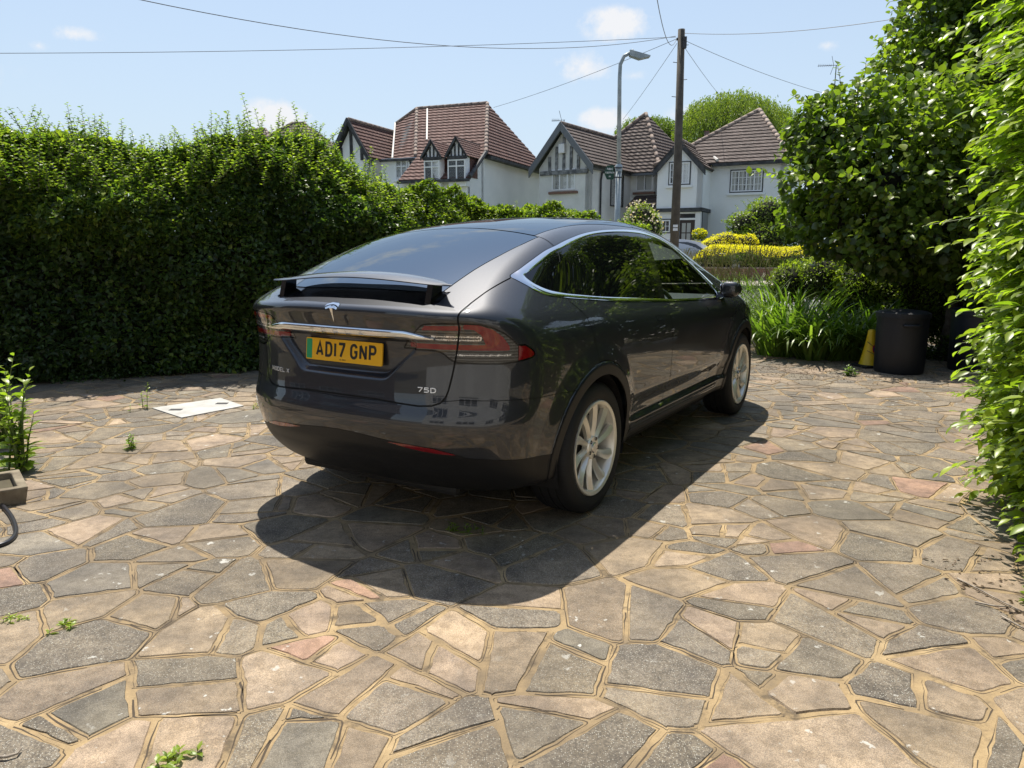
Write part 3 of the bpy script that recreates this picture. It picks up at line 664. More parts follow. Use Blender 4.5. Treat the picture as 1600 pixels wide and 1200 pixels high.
# interior
for sd in (-1, 1):
    se = MB().bbox(1.28, 1.80, sd*.40-.25, sd*.40+.25, .52, .70, .06, 0, 3).build('front_seat', m_cream, car, 45)
    mb = MB(); bm = bmesh.new(); bmesh.ops.create_cube(bm, size=1); bmesh.ops.bevel(bm, geom=bm.edges[:], offset=.12, segments=3, affect='EDGES')
    mb.bm(bm, 0, Matrix.Translation((1.20, sd*.40, .92)) @ Matrix.Rotation(-.30, 4, 'Y') @ Matrix.Diagonal((.15, .48, .62, 1))).build('seat_back', m_cream, se, 45)
    mb = MB(); bm = bmesh.new(); bmesh.ops.create_cube(bm, size=1); bmesh.ops.bevel(bm, geom=bm.edges[:], offset=.2, segments=3, affect='EDGES')
    mb.bm(bm, 0, Matrix.Translation((1.09, sd*.40, 1.29)) @ Matrix.Rotation(-.2, 4, 'Y') @ Matrix.Diagonal((.10, .27, .19, 1))).build('headrest', m_cream, se, 45)
MB().bbox(.20, .38, -.66, .66, .6, 1.16, .06, 0, 3).build('rear_seat', m_int, car, 45)
MB().prism([(2.30, .55), (2.34, .93), (2.45, 1.02), (2.72, 1.045), (3.05, 1.06), (3.05, .5)], 1, -.84, .84).build('dashboard', m_int, car)
MB().bbox(2.32, 2.36, -.16, .16, .72, 1.0, .01).build('centre_screen', m_gloss, car)
sw_ = []
for k in range(25):
    a = k*2*math.pi/24; sw_.append(Matrix.Translation((2.22, -.40, .99)) @ Matrix.Rotation(-.42, 4, 'Y') @ Vector((0, .185*math.cos(a), .185*math.sin(a))))
stw = MB().tube(sw_, .017, 8, cap=False).tube([(2.22, -.40, .99), (2.40, -.40, .92)], .03, 8).tube([(2.22, -.57, .99), (2.235, -.40, .98), (2.22, -.23, .99)], .016, 6).build('steering_wheel', m_int, car, True)
MB().box(.5, 2.9, -.8, .8, .44, .46).build('cabin_floor', m_int, car)
# ================================================================ the ground
def ray_px(px, py):
    a, b = px-800, py-600; cr, sr = math.cos(ROLL), math.sin(ROLL); x = (a*cr+b*sr)/FPX; u = -(-a*sr+b*cr)/FPX
    c, s = math.cos(PITCH), math.sin(PITCH); return Vector((x, c+u*s, -s+u*c))
def at(px, py, Y):
    """the place Y metres in front of the camera that the photo shows at this pixel"""
    d = ray_px(px, py); p = Vector((0, 0, CAM_H))+d*(Y/d.y); return p
def gz(x, y):
    """height of the land: level drive, then gently up to the road and the houses"""
    return .021*np.maximum(0, np.asarray(y, float)-14.5)*(1-.0*np.asarray(x))
def on_ground(px, py):
    d = ray_px(px, py); y = -CAM_H/d.z*d.y
    for _ in range(6): y = (float(gz(0, y))-CAM_H)/d.z*d.y
    return Vector((d.x/d.y*y, y, float(gz(0, y))))
def grid_sheet(name, x0, x1, y0, y1, dz, m, nx=2, ny=40, warp=None):
    xs = np.linspace(x0, x1, nx); ys = np.linspace(y0, y1, ny); a, b = np.meshgrid(xs, ys, indexing='ij')
    if warp: a, b = warp(a, b)
    V = np.stack([a, b, gz(a, b)+dz], -1).reshape(-1, 3); i = np.arange(nx*ny).reshape(nx, ny)
    F = np.stack([i[:-1, :-1], i[1:, :-1], i[1:, 1:], i[:-1, 1:]], -1).reshape(-1, 4)
    return setprops(npmesh(name, V, F, m, smooth=True), kind='structure')
m_soil = mottle(mat('soil', (.07, .05, .03), .95), (.045, .035, .02), (.10, .085, .045), 3, .35, .65, .5, .03)
grid_sheet('ground', -120, 120, -60, 400, -.030, m_soil, 2, 80)
m_asph = mat('asphalt', (.2, .19, .18), .9); mottle(m_asph, (.155, .152, .148), (.23, .225, .215), 1.2, .3, .7)
bump(m_asph, noise(m_asph, 160, 3), .4, .01)
m_pave = mottle(mat('pavement_slab', (.3, .27, .23), .9), (.30, .265, .22), (.42, .37, .31), 1.6, .3, .7)
RD0, RD1 = 16.6, 24.4
grid_sheet('road', -120, 120, RD0, RD1, -.004, m_asph, 2, 24)
grid_sheet('near_pavement', -120, 120, 14.2, RD0-.13, .045, m_pave, 2, 16)
grid_sheet('far_pavement', -120, 120, RD1+.13, 27.6, .10, m_pave, 2, 16)
m_kerb = mottle(mat('kerb_stone', (.2, .19, .17), .85), (.13, .12, .11), (.26, .25, .23), 2.5)
for y in (RD0-.13, RD1):
    mb = MB(); x = -60
    while x < 60: mb.bbox(x+.006, x+.91-.006, y+.002, y+.128, float(gz(0, y))-.12, float(gz(0, y))+(.06 if y < 20 else .125), .015); x += .91
    setprops(mb.build('kerb', m_kerb), kind='structure')
grid_sheet('drain_channel', -60, 60, RD1-.32, RD1-.01, .001, mottle(mat('gutter', (.05, .05, .05), .9), (.04, .04, .038), (.09, .085, .08), 2), 2, 3)
m_lawn = mottle(mat('lawn', (.06, .09, .02), .9), (.05, .075, .018), (.09, .12, .03), 2)
grid_sheet('front_garden', -60, 60, 27.6, 60, .02, m_lawn, 2, 20)
grid_sheet('driveway_opposite', at(1010, 400, 30).x, at(1085, 400, 30).x, 27.7, 36, .05, m_pave, 2, 14)
# ---- crazy paving: every slab its own outline, pointed with mortar
def paving():
    r = np.random.default_rng(5)
    X0, X1, Y0, Y1 = -9.5, 8.0, .9, 14.2; cell = .335
    pts = []
    for i, y in enumerate(np.arange(Y0-1, Y1+1, cell*.86)):
        for x in np.arange(X0-1, X1+1, cell): pts.append((x+(i % 2)*cell*.5+r.normal(0, .125), y+r.normal(0, .115)))
    pts = np.array(pts)
    keep = np.ones(len(pts), bool)
    for i in range(len(pts)):
        if keep[i] and r.random() < .14: keep[i] = False          # missing seeds leave some big slabs
    pts = pts[keep]
    def clip(poly, n, c):
        out = []
        for i in range(len(poly)):
            a, b = poly[i], poly[(i+1) % len(poly)]; da, db = a @ n-c, b @ n-c
            if da <= 0: out.append(a)
            if (da < 0) != (db < 0) and abs(da-db) > 1e-12: out.append(a+(b-a)*da/(da-db))
        return out
    def area(p): p = np.array(p); x, y = p[:, 0], p[:, 1]; return .5*abs(np.dot(x, np.roll(y, -1))-np.dot(y, np.roll(x, -1)))
    cells = []
    for p in pts:
        if not (X0 < p[0] < X1 and Y0 < p[1] < Y1): continue
        d = np.hypot(*(pts-p).T); nb = np.argsort(d)[1:22]; poly = [p+np.array(q)*1.3 for q in ((-1, -1), (1, -1), (1, 1), (-1, 1))]
        for j in nb:
            n = pts[j]-p; L = np.linalg.norm(n); n = n/L; poly = clip(poly, n, (p+pts[j])/2 @ n)
            if len(poly) < 3: break
        if len(poly) >= 3: cells.append(poly)
    out = []
    def split(poly, depth=0):
        A = area(poly)
        if A > .055 and r.random() < (.45 if A < .13 else .88) and depth < 3:
            P = np.array(poly); c = P.mean(0)+r.normal(0, .05, 2); e = np.roll(P, -1, 0)-P; k = np.argmax(np.linalg.norm(e, axis=1)); t = e[k]/np.linalg.norm(e[k])
            an = r.normal(0, .35); t = np.array([t[0]*math.cos(an)-t[1]*math.sin(an), t[0]*math.sin(an)+t[1]*math.cos(an)])
            a, b = clip(poly, t, c @ t), clip(poly, -t, -(c @ t))
            if len(a) >= 3 and len(b) >= 3: split(a, depth+1); split(b, depth+1); return
        out.append(poly)
    for c in cells: split(c)
    V = []; F = []; C = []; mi = []
    GV = []; GF = []
    # stone kinds: colour, aggregate amount
    kinds = [((.190, .165, .129), .9, .26), ((.232, .196, .150), .7, .27), ((.290, .230, .166), .3, .22), ((.325, .252, .186), .2, .13), ((.31, .20, .15), .15, .02), ((.205, .185, .152), .4, .08)]
    pw = np.array([k[2] for k in kinds]); pw /= pw.sum()
    def off(P, d):
        """inset a convex counter-clockwise polygon"""
        q = [np.array(p) for p in P]
        for i in range(len(P)):
            a, b = P[i], P[(i+1) % len(P)]; e = b-a; L = np.linalg.norm(e)
            if L < 1e-6: continue
            n = np.array([e[1], -e[0]])/L; q = clip(q, n, a @ n-d)
            if len(q) < 3: return None
        return q
    def shape(P, rad, jit, seed):
        """round the corners, subdivide and roughen the outline"""
        rr = np.random.default_rng(seed); Q = rounded(P, rad, 3); o = []
        for i in range(len(Q)):
            a, b = Q[i], Q[(i+1) % len(Q)]; L = np.linalg.norm(b-a); m_ = max(1, int(L/.035))
            for k in range(m_): o.append(a+(b-a)*k/m_)
        o = np.array(o); n = len(o)
        ph = rr.random(6)*6.28; s_ = np.arange(n)/n*6.28; w_ = sum(np.sin(s_*f+ph[i])/f**.6 for i, f in enumerate((3, 5, 8, 13, 21, 31)))*jit
        c = o.mean(0); dirv = o-c; dirv /= np.linalg.norm(dirv, axis=1)[:, None]+1e-9; return o+dirv*(w_+rr.normal(0, jit*.5, n))[:, None]
    for si, poly in enumerate(out):
        P = [np.array(p) for p in poly]
        A2 = sum(P[i-1][0]*P[i][1]-P[i][0]*P[i-1][1] for i in range(len(P)))
        if A2 < 0: P = P[::-1]
        c = np.mean(P, 0)
        P2 = [p for i, p in enumerate(P) if np.linalg.norm(p-P[i-1]) > .02]
        if len(P2) < 3: continue
        w = .0065+.0105*r.random()**1.3
        P2 = off(P2, w)
        if P2 is None or len(P2) < 3 or area(P2) < .0016: continue
        S1 = shape(np.array(P2), .006+.03*r.random()**2, .0042, si); n = len(S1); b0 = len(V)
        cc = S1.mean(0); d = S1-cc; L = np.linalg.norm(d, axis=1)[:, None]; inn = cc+d*(1-.007/L)
        tx, ty = r.normal(0, .003, 2); h = .0020+abs(r.normal(0, .0012))
        zt = lambda q: h+tx*(q[:, 0]-cc[0])+ty*(q[:, 1]-cc[1])
        V += [(x, y, -.006) for x, y in S1]+[(x, y, z) for (x, y), z in zip(inn, zt(inn))]+[(cc[0], cc[1], h)]
        F += [(b0+i, b0+(i+1) % n, b0+n+(i+1) % n, b0+n+i) for i in range(n)]+[(b0+n+i, b0+n+(i+1) % n, b0+2*n, b0+2*n) for i in range(n)]
        k = r.choice(len(kinds), p=pw); col, ag, _ = kinds[k]; v_ = r.uniform(.82, 1.18)
        C += [(col[0]*v_, col[1]*v_, col[2]*v_*r.uniform(.96, 1.04), min(1, ag*r.uniform(.7, 1.3)))]*(2*n+1)
        # tooled joint line in the pointing, kept only here and there
        if r.random() < .92:
            g0 = len(GV); o1 = cc+d*(1+.0055/L); o2 = cc+d*(1+(.0070+.0045*r.random()**2+.002*np.sin(np.arange(n)*.7+si)[:, None])/L); i0 = int(r.random()*n); run = int(n*r.uniform(.6, 1.0))
            GV += [(x, y, -.0005) for x, y in o1]+[(x, y, -.0005) for x, y in o2]
            GF += [(g0+i, g0+(i+1) % n, g0+n+(i+1) % n, g0+n+i) for i in [(i0+q) % n for q in range(run)]]
    return np.array(V), F, np.array(C), np.array(GV), GF, (X0, X1, Y0, Y1)
PV, PF, PC, GV_, GF_, (X0, X1, Y0, Y1) = paving()
m_stone = mat('paving_stone', (.2, .18, .15), .78)
def stone_mat(m):
    at_ = nd(m, 'Attribute', attribute_name='tint'); v1 = nd(m, 'TexVoronoi'); v1.inputs['Scale'].default_value = 170; lk(m, tc(m), v1.inputs['Vector'])
    v2 = nd(m, 'TexVoronoi'); v2.inputs['Scale'].default_value = 230; lk(m, tc(m), v2.inputs['Vector'])
    chip = ramp(m, v1.outputs['Distance'], (.28, 1.), (.36, 0.)); sel = nd(m, 'SeparateColor'); lk(m, v1.outputs['Color'], sel.inputs[0])
    pale = ramp(m, sel.outputs[0], (.56, 0.), (.66, 1.)); dark = ramp(m, sel.outputs[1], (.6, 0.), (.68, 1.))
    mask_ = nd(m, 'Math', operation='MULTIPLY'); lk(m, chip, mask_.inputs[0]); lk(m, pale, mask_.inputs[1])
    m2 = nd(m, 'Math', operation='MULTIPLY'); lk(m, mask_.outputs[0], m2.inputs[0]); lk(m, at_.outputs['Alpha'], m2.inputs[1])
    base = mixc(m, ramp(m, noise(m, 2.6, 8, .62), (.36, 0.), (.64, 1.)), mixc(m, 1.0, at_.outputs['Color'], (.62, .61, .60), 'MULTIPLY'), mixc(m, 1.0, at_.outputs['Color'], (1.32, 1.27, 1.15), 'MULTIPLY'))
    base = mixc(m, ramp(m, noise(m, 17, 6, .7), (.44, 0.), (.60, .8)), base, mixc(m, 1.0, base, (.66, .64, .60), 'MULTIPLY'))
    base = mixc(m, ramp(m, noise(m, 330, 2, .5), (.35, 0.), (.65, 1.)), mixc(m, 1.0, base, (.62, .62, .62), 'MULTIPLY'), mixc(m, 1.0, base, (1.28, 1.26, 1.24), 'MULTIPLY'))
    dm = nd(m, 'Math', operation='MULTIPLY'); lk(m, dark, dm.inputs[0]); lk(m, at_.outputs['Alpha'], dm.inputs[1])
    base = mixc(m, dm.outputs[0], base, mixc(m, 1.0, base, (.62, .62, .64), 'MULTIPLY'))
    base = mixc(m, m2.outputs[0], base, (.40, .38, .32))
    # lichen blotches and dirt
    li = ramp(m, noise(m, 13, 5, .6), (.64, 0.), (.67, 1.)); li2 = ramp(m, noise(m, 1.1, 2), (.45, 0.), (.62, 1.)); lm = nd(m, 'Math', operation='MULTIPLY'); lk(m, li, lm.inputs[0]); lk(m, li2, lm.inputs[1])
    base = mixc(m, lm.outputs[0], base, (.52, .51, .46))
    dt = ramp(m, noise(m, .8, 6, .65), (.48, 0.), (.70, .62)); base = mixc(m, dt, base, (.085, .068, .048))
    lk(m, base, bs(m).inputs['Base Color'])
    hsum = nd(m, 'Math', operation='ADD'); lk(m, mask_.outputs[0], hsum.inputs[0]); lk(m, noise(m, 190, 4, .6), hsum.inputs[1]); bump(m, hsum.outputs[0], .55, .0022)
stone_mat(m_stone)
m_mort = mat('mortar', (.36, .255, .13), .93)
_a = ramp(m_mort, noise(m_mort, 5, 7, .62), (.34, (.20, .15, .09)), (.52, (.36, .255, .13)), (.68, (.48, .35, .185)))
_a = mixc(m_mort, ramp(m_mort, noise(m_mort, .8, 6, .65), (.44, 0.), (.64, .78)), _a, (.115, .09, .062)); _a = mixc(m_mort, ramp(m_mort, noise(m_mort, 6.5, 6, .7), (.54, 0.), (.64, .85)), _a, (.085, .065, .042))
_a = mixc(m_mort, ramp(m_mort, noise(m_mort, 260, 2), (.35, 0.), (.7, .35)), _a, (.16, .115, .065)); lk(m_mort, _a, bs(m_mort).inputs['Base Color'])
bump(m_mort, noise(m_mort, 90, 5, .65), .7, .004)
PV[:, 2] += .0; F_ = [f if f[2] != f[3] else f[:3] for f in PF]
dr = npmesh('driveway', PV, F_, m_stone, None, False, col=PC); setprops(dr, kind='structure')
jn = npmesh('mortar_bed', [(X0-.3, Y0-.3, -.001), (X1+.3, Y0-.3, -.001), (X1+.3, Y1, -.001), (X0-.3, Y1, -.001)], [(0, 1, 2, 3)], m_mort); setprops(jn, kind='structure')
m_line = mat('joint_line', (.065, .048, .031), .95)
gl_ = npmesh('joint_lines', GV_, GF_, m_line); setprops(gl_, kind='structure')
npmesh('back_terrace', [(-12, -4, -.002), (9, -4, -.002), (9, Y0-.3, -.002), (-12, Y0-.3, -.002)], [(0, 1, 2, 3)], m_stone, col=np.tile([[.2, .18, .15, .7]], (4, 1)))['kind'] = 'structure'
# ================================================================ houses across the road
m_wall = mottle(mat('white_render', (.8, .8, .8), .85), (.74, .755, .77), (.84, .85, .86), .7, .3, .7); bump(m_wall, noise(m_wall, 22, 5), .35, .02)
m_wallg = mottle(mat('pebbledash', (.65, .65, .63), .9), (.58, .58, .56), (.78, .78, .76), 1.1, .3, .7); bump(m_wallg, noise(m_wallg, 40, 4), .6, .02)
def tilemat(name, a, b, c):
    m = mat(name, a, .85); f = noise(m, 1.4, 6, .65); col = ramp(m, f, (.3, a), (.55, b), (.75, c))
    w = nd(m, 'TexWave', wave_type='BANDS', bands_direction='DIAGONAL'); w.inputs['Scale'].default_value = 1.9; lk(m, tc(m), w.inputs['Vector'])
    col = mixc(m, ramp(m, noise(m, 9, 4), (.62, 0.), (.70, .7)), col, (.30, .28, .25))
    col = mixc(m, ramp(m, noise(m, 5, 2), (.4, 0.), (.6, .5)), col, mixc(m, 1.0, col, (.65, .62, .62), 'MULTIPLY'))
    lk(m, col, bs(m).inputs['Base Color']); bump(m, w.outputs[0], .8, .04); return m
m_tred = tilemat('red_tiles', (.095, .046, .036), (.135, .068, .054), (.18, .10, .082)); m_tbr = tilemat('brown_tiles', (.072, .052, .044), (.105, .078, .066), (.15, .115, .10))
m_tim = mottle(mat('black_timber', (.03, .032, .036), .7), (.022, .023, .026), (.06, .062, .066), 4); m_wfr = mat('white_frame', (.75, .76, .77), .4); m_lead = mat('lead_flashing', (.52, .50, .46), .6)
m_win = mat('window_glass', (.035, .04, .045), .03, 0, Coat_Weight=.6); m_curt = mat('net_curtain', (.42, .42, .40), .9); m_ridge = mottle(mat('ridge_tile', (.20, .15, .12), .85), (.14, .105, .09), (.27, .21, .17), 6)
m_brick = mat('brick', (.2, .08, .05), .85)
_b = nd(m_brick, 'TexBrick'); _b.inputs['Scale'].default_value = 4.4; _b.inputs['Color1'].default_value = (.22, .095, .06, 1); _b.inputs['Color2'].default_value = (.13, .06, .045, 1); _b.inputs['Mortar'].default_value = (.25, .22, .18, 1); _b.inputs['Mortar Size'].default_value = .018
_mp = nd(m_brick, 'Mapping'); _mp.inputs['Rotation'].default_value = (math.pi/2, 0, 0); lk(m_brick, tc(m_brick), _mp.inputs[0]); lk(m_brick, _mp.outputs[0], _b.inputs['Vector']); lk(m_brick, _b.outputs[0], bs(m_brick).inputs['Base Color'])
class Frame:
    """a house's own axes: u along its front to the right, v back, z up"""
    def __init__(s, px, Y, deg, z=None):
        s.o = at(px, 391, Y); s.o.z = 0; a = math.radians(deg); s.U = Vector((math.cos(a), math.sin(a), 0)); s.V = Vector((-math.sin(a), math.cos(a), 0)); s.a = a
        s.g = float(gz(0, Y)) if z is None else z
    def P(s, px, py, v=None, u=None):
        d = ray_px(px, py); n = s.V if v is not None else s.U; val = v if v is not None else u; o = Vector((0, 0, CAM_H))
        p = o+d*((val+s.o.dot(n)-o.dot(n))/d.dot(n))-s.o; return Vector((p.dot(s.U), p.dot(s.V), p.z))
    def root(s, name, label, cat='house', group=None):
        e = empty(name, (s.o.x, s.o.y, s.g), s.a, label, cat, group); s.e = e; return e
    def L(s, p): return (p[0], p[1], p[2]-s.g)
def roof_poly(F, pts, mb, step=.19, lift=.04, th=.10):
    """one roof slope laid in courses of tiles, each course lapping the one below"""
    P = [Vector(F.L(p)) for p in pts]; n = (P[1]-P[0]).cross(P[2]-P[0]).normalized()
    if n.z < 0: n = -n
    def clipz(Q, z, keep_above):
        o = []
        for i in range(len(Q)):
            a, b = Q[i], Q[(i+1) % len(Q)]; da, db = (a.z-z), (b.z-z)
            if not keep_above: da, db = -da, -db
            if da >= 0: o.append(a)
            if (da > 0) != (db > 0) and abs(da-db) > 1e-9: o.append(a+(b-a)*(da/(da-db)))
        return o
    z0, z1 = min(p.z for p in P), max(p.z for p in P); z = z0
    while z < z1-1e-4:
        q = clipz(clipz(P, z, True), z+step, False)
        if len(q) >= 3:
            V = []; 
            for p in q: t = (z+step-p.z)/step; V.append(p+n*(lift*t))
            W_ = [p-n*.02 for p in q]; k = len(q)
            mb.add(V+W_, [tuple(range(k))]+[(i, (i+1) % k, (i+1) % k+k, i+k) for i in range(k)])
        z += step
    k = len(P); B = [p-n*.03 for p in P]+[p-n*th for p in P]; mb.add(B, [tuple(range(k)), tuple(range(2*k-1, k-1, -1))]+[(i, (i+1) % k, (i+1) % k+k, i+k) for i in range(k)], 1)
def ridge_line(F, a, b, mb, r=.11):
    a, b = Vector(F.L(a)), Vector(F.L(b)); n = max(2, int((b-a).length/.42))
    for i in range(n):
        p, q = a+(b-a)*(i/n), a+(b-a)*((i+.97)/n); mb.tube([p+Vector((0, 0, .02)), q+Vector((0, 0, .035))], [r, r*.93], 8)
def wall_face(F, pts, mb, t=.25, inn=None):
    """a wall panel given by points in order, thickened away from the viewer"""
    P = [Vector(F.L(p)) for p in pts]; n = (P[1]-P[0]).cross(P[2]-P[0]).normalized(); c = sum(P, Vector())/len(P)
    w = F.e.matrix_world if False else None
    cw = Vector((F.o.x, F.o.y, F.g))+F.U*c.x+F.V*c.y+Vector((0, 0, c.z)); nw = F.U*n.x+F.V*n.y+Vector((0, 0, n.z))
    if nw.dot(Vector((0, 0, CAM_H))-cw) > 0: n = -n
    k = len(P); mb.add(P+[p+n*t for p in P], [tuple(range(k)), tuple(range(2*k-1, k-1, -1))]+[(i, (i+1) % k, (i+1) % k+k, i+k) for i in range(k)])
def window(F, parent, u0, u1, z0, z1, v, cols=2, transom=.3, bars=None, m_fr=None, side=None, proud=.05, fw=.055, surround=False, curtain=0, sill=True):
    """frame with panes; side=None faces the front (-v), otherwise a plane of constant u"""
    m_fr = m_fr or m_wfr; z0 -= F.g; z1 -= F.g
    def B(mb, a0, a1, b0, b1, c0, c1, m=0):  # a along the wall, b height, c depth outwards
        if side is None: mb.box(a0, a1, v-c1, v-c0, b0, b1, m)
        else: mb.box(side+c0, side+c1, a0, a1, b0, b1, m)
    mb = MB(); B(mb, u0-.0, u1+.0, z0, z0+fw, -.02, proud); B(mb, u0, u1, z1-fw, z1, -.02, proud); B(mb, u0, u0+fw, z0+fw, z1-fw, -.02, proud); B(mb, u1-fw, u1, z0+fw, z1-fw, -.02, proud)
    for k in range(1, cols):
        a = u0+(u1-u0)*k/cols; B(mb, a-fw*.55, a+fw*.55, z0+fw, z1-fw, -.02, proud-.004)
    zt = z1-(z1-z0)*transom if transom else None
    if zt:
        for k in range(cols):
            a, b = u0+(u1-u0)*k/cols+fw*.55, u0+(u1-u0)*(k+1)/cols-fw*.55
            if k == 0: a = u0+fw
            if k == cols-1: b = u1-fw
            B(mb, a, b, zt-fw*.5, zt+fw*.5, -.02, proud-.008)
    if bars:
        for k in range(cols):
            a, b = u0+(u1-u0)*k/cols, u0+(u1-u0)*(k+1)/cols
            for i in range(1, bars[0]): x = a+(b-a)*i/bars[0]; B(mb, x-.014, x+.014, z0+fw, z1-fw, .004, .028)
            for j in range(1, bars[1]): y = z0+(z1-z0)*j/bars[1]; B(mb, a+.03, b-.03, y-.014, y+.014, .003, .026)
    fr = mb.build('window', m_fr, parent)
    mb = MB(); B(mb, u0+.01, u1-.01, z0+.01, z1-.01, -.03, .0); mb.build('pane', m_win, fr)
    if curtain:
        mb = MB()
        w = (u1-u0)/cols
        for k in range(cols):
            B(mb, u0+w*k+.06, u0+w*(k+curtain)-.02 if curtain < 1 else u0+w*(k+1)-.06, z0+.07, z1-.07, .001, .0025)
        mb.build('net_curtain', m_curt, fr)
    if surround:
        mb = MB(); t = .05; B(mb, u0-t, u1+t, z1, z1+t, -.01, .03); B(mb, u0-t, u0, z0, z1, -.01, .03); B(mb, u1, u1+t, z0, z1, -.01, .03); B(mb, u0-t, u1+t, z0-t, z0, -.01, .03); mb.build('dark_surround', m_tim, fr)
    if sill:
        mb = MB(); B(mb, u0-.14, u1+.14, z0-.17, z0-.06, -.01, .14); mb.build('sill', m_wall if sill is True else sill, fr)
    return fr
def barge(F, a, b, mb, w=.26, t=.09, up=.08):
    """board along a verge from a to b hanging below the line"""
    a, b = Vector(F.L(a)), Vector(F.L(b)); n = Vector((0, -t, 0)); d = Vector((0, 0, 1)); 
    V = [a+d*up, b+d*up, b-d*(w-up), a-d*(w-up)]; V = V+[v+n for v in V]; mb.add(V, [(0, 1, 2, 3), (7, 6, 5, 4), (0, 4, 5, 1), (1, 5, 6, 2), (2, 6, 7, 3), (3, 7, 4, 0)])
# ---------------------------------------------------------------- left house with the red roof
A = Frame(757, 37.0, -22); ea = A.root('house', 'white house with red tiled roof and a pair of small gabled dormers', 'house')
P = A.P
r1, r0 = P(760, 161, v=4.6), P(650, 172, v=4.6); e1 = P(757, 239, u=0); e1.y = 0; e1 = P(758, 240, v=0); e0 = P(648, 246, v=0); zE = (e1.z+e0.z)/2; e1.z = e0.z = zE; zR = (r0.z+r1.z)/2; r0.z = r1.z = zR
s1 = P(843, 249, u=e1.x); s1.z = zE; back1 = Vector((e1.x, 9.2, zE)); back0 = Vector((e0.x-2.2, 9.2, zE)); 
mb = MB(); roof_poly(A, [r0, r1, e1, e0], mb); roof_poly(A, [r1, back1, e1], mb)
slope = (zR-zE)/4.6; KV = 1.85; c1 = Vector((e1.x, -KV, zE-KV*slope)); cl = P(650, 246, v=0); c0 = Vector((cl.x, -KV, zE-KV*slope)); roof_poly(A, [Vector((cl.x, 0, zE)), e1, c1, c0], mb)
w0_, w1_ = P(617, 195, v=4.6), P(613, 246, v=.6); w1_.z = zE; roof_poly(A, [r0, e0, w1_, w0_], mb); roof_poly(A, [r0, r1, back1, back0], mb)
# gabled wing on the far left
ga = P(543, 188, v=-.8); gr = Vector((ga.x, 4.6, ga.z)); gf = P(577, 240, v=-.8); gf.z = zE; gl = Vector((2*ga.x-gf.x, -.8, zE)); gb = Vector((gf.x, 4.6, zE))
roof_poly(A, [ga, gr, gb, gf], mb); roof_poly(A, [ga, gr, Vector((gl.x, 4.6, zE)), gl], mb)
rf = mb.build('roof', [m_tred, m_tim], ea)
mb = MB(); ridge_line(A, r0, r1, mb); ridge_line(A, r1, e1, mb, .10); ridge_line(A, r0, e0, mb, .10); ridge_line(A, ga, gr, mb); ridge_line(A, w0_, r0, mb); mb.build('ridge_tiles', m_ridge, rf, True)
mb = MB()
for a, b in ((w0_, w1_), (P(667, 173, v=4.5), P(667, 222, v=1.5))):
    a, b = Vector(A.L(a)), Vector(A.L(b)); mb.tube([a+Vector((0, -.06, .06)), b+Vector((0, -.08, .08))], .055, 6)
mb.build('valley_flashing', m_lead, rf)
mb = MB(); G0 = A.g-.3
x0_ = gl.x-.0
wall_face(A, [Vector((e0.x-2, 0, G0)), Vector((e1.x-.25, 0, G0)), Vector((e1.x-.25, 0, zE)), Vector((e0.x-2, 0, zE))], mb)
wall_face(A, [Vector((e1.x-.25, 0, G0)), Vector((e1.x-.25, 9, G0)), Vector((e1.x-.25, 9, zE)), Vector((e1.x-.25, 0, zE))], mb)
wall_face(A, [Vector((e1.x-.25, -1.6, G0)), Vector((e1.x-.25, 0, G0)), Vector((e1.x-.25, 0, zE-.1)), Vector((e1.x-.25, -1.6, zE-1.7*slope))], mb)
wall_face(A, [Vector((cl.x, -1.55, G0)), Vector((e1.x-.25, -1.55, G0)), Vector((e1.x-.25, -1.55, zE-1.7*slope)), Vector((cl.x, -1.55, zE-1.7*slope))], mb)
wall_face(A, [Vector((gl.x+.3, -.6, G0)), Vector((gf.x-.3, -.6, G0)), Vector((gf.x-.3, -.6, zE+.1)), Vector((ga.x, -.6, ga.z-.3)), Vector((gl.x+.3, -.6, zE+.1))], mb)
wall_face(A, [Vector((gf.x-.3, -.6, G0)), Vector((gf.x-.3, 4, G0)), Vector((gf.x-.3, 4, zE)), Vector((gf.x-.3, -.6, zE))], mb)
mb.build('wall', m_wall, ea)
mb = MB(); barge(A, ga+Vector((0, -.02, 0)), gf+Vector((0, -.02, -.1)), mb, .34); barge(A, ga+Vector((0, -.12, 0)), gl+Vector((0, -.12, -.1)), mb, .34)
for k in (-2, -1, 0, 1, 2):
    x = ga.x+k*.62; h = (ga.z-.35-abs(k)*.62*(ga.z-zE)/(gf.x-ga.x)); mb.box(x-.07, x+.07, -.68, -.602, zE-A.g-.1, h-A.g)
mb.box(e1.x-.20, e1.x+.14, .3, 8.9, zE-A.g-.20, zE-A.g-.06); mb.box(e0.x-2, cl.x, -.20, -.04, zE-A.g-.16, zE-A.g-.05); mb.box(cl.x, e1.x, -KV-.16, -KV-.01, zE-KV*slope-A.g-.16, zE-KV*slope-A.g-.03)
a, b = Vector(A.L(e1)), Vector(A.L(c1)); mb.tube([a+Vector((.0, 0, .06)), b+Vector((.0, 0, .06))], .09, 6)
mb.build('timber_trim', m_tim, ea)
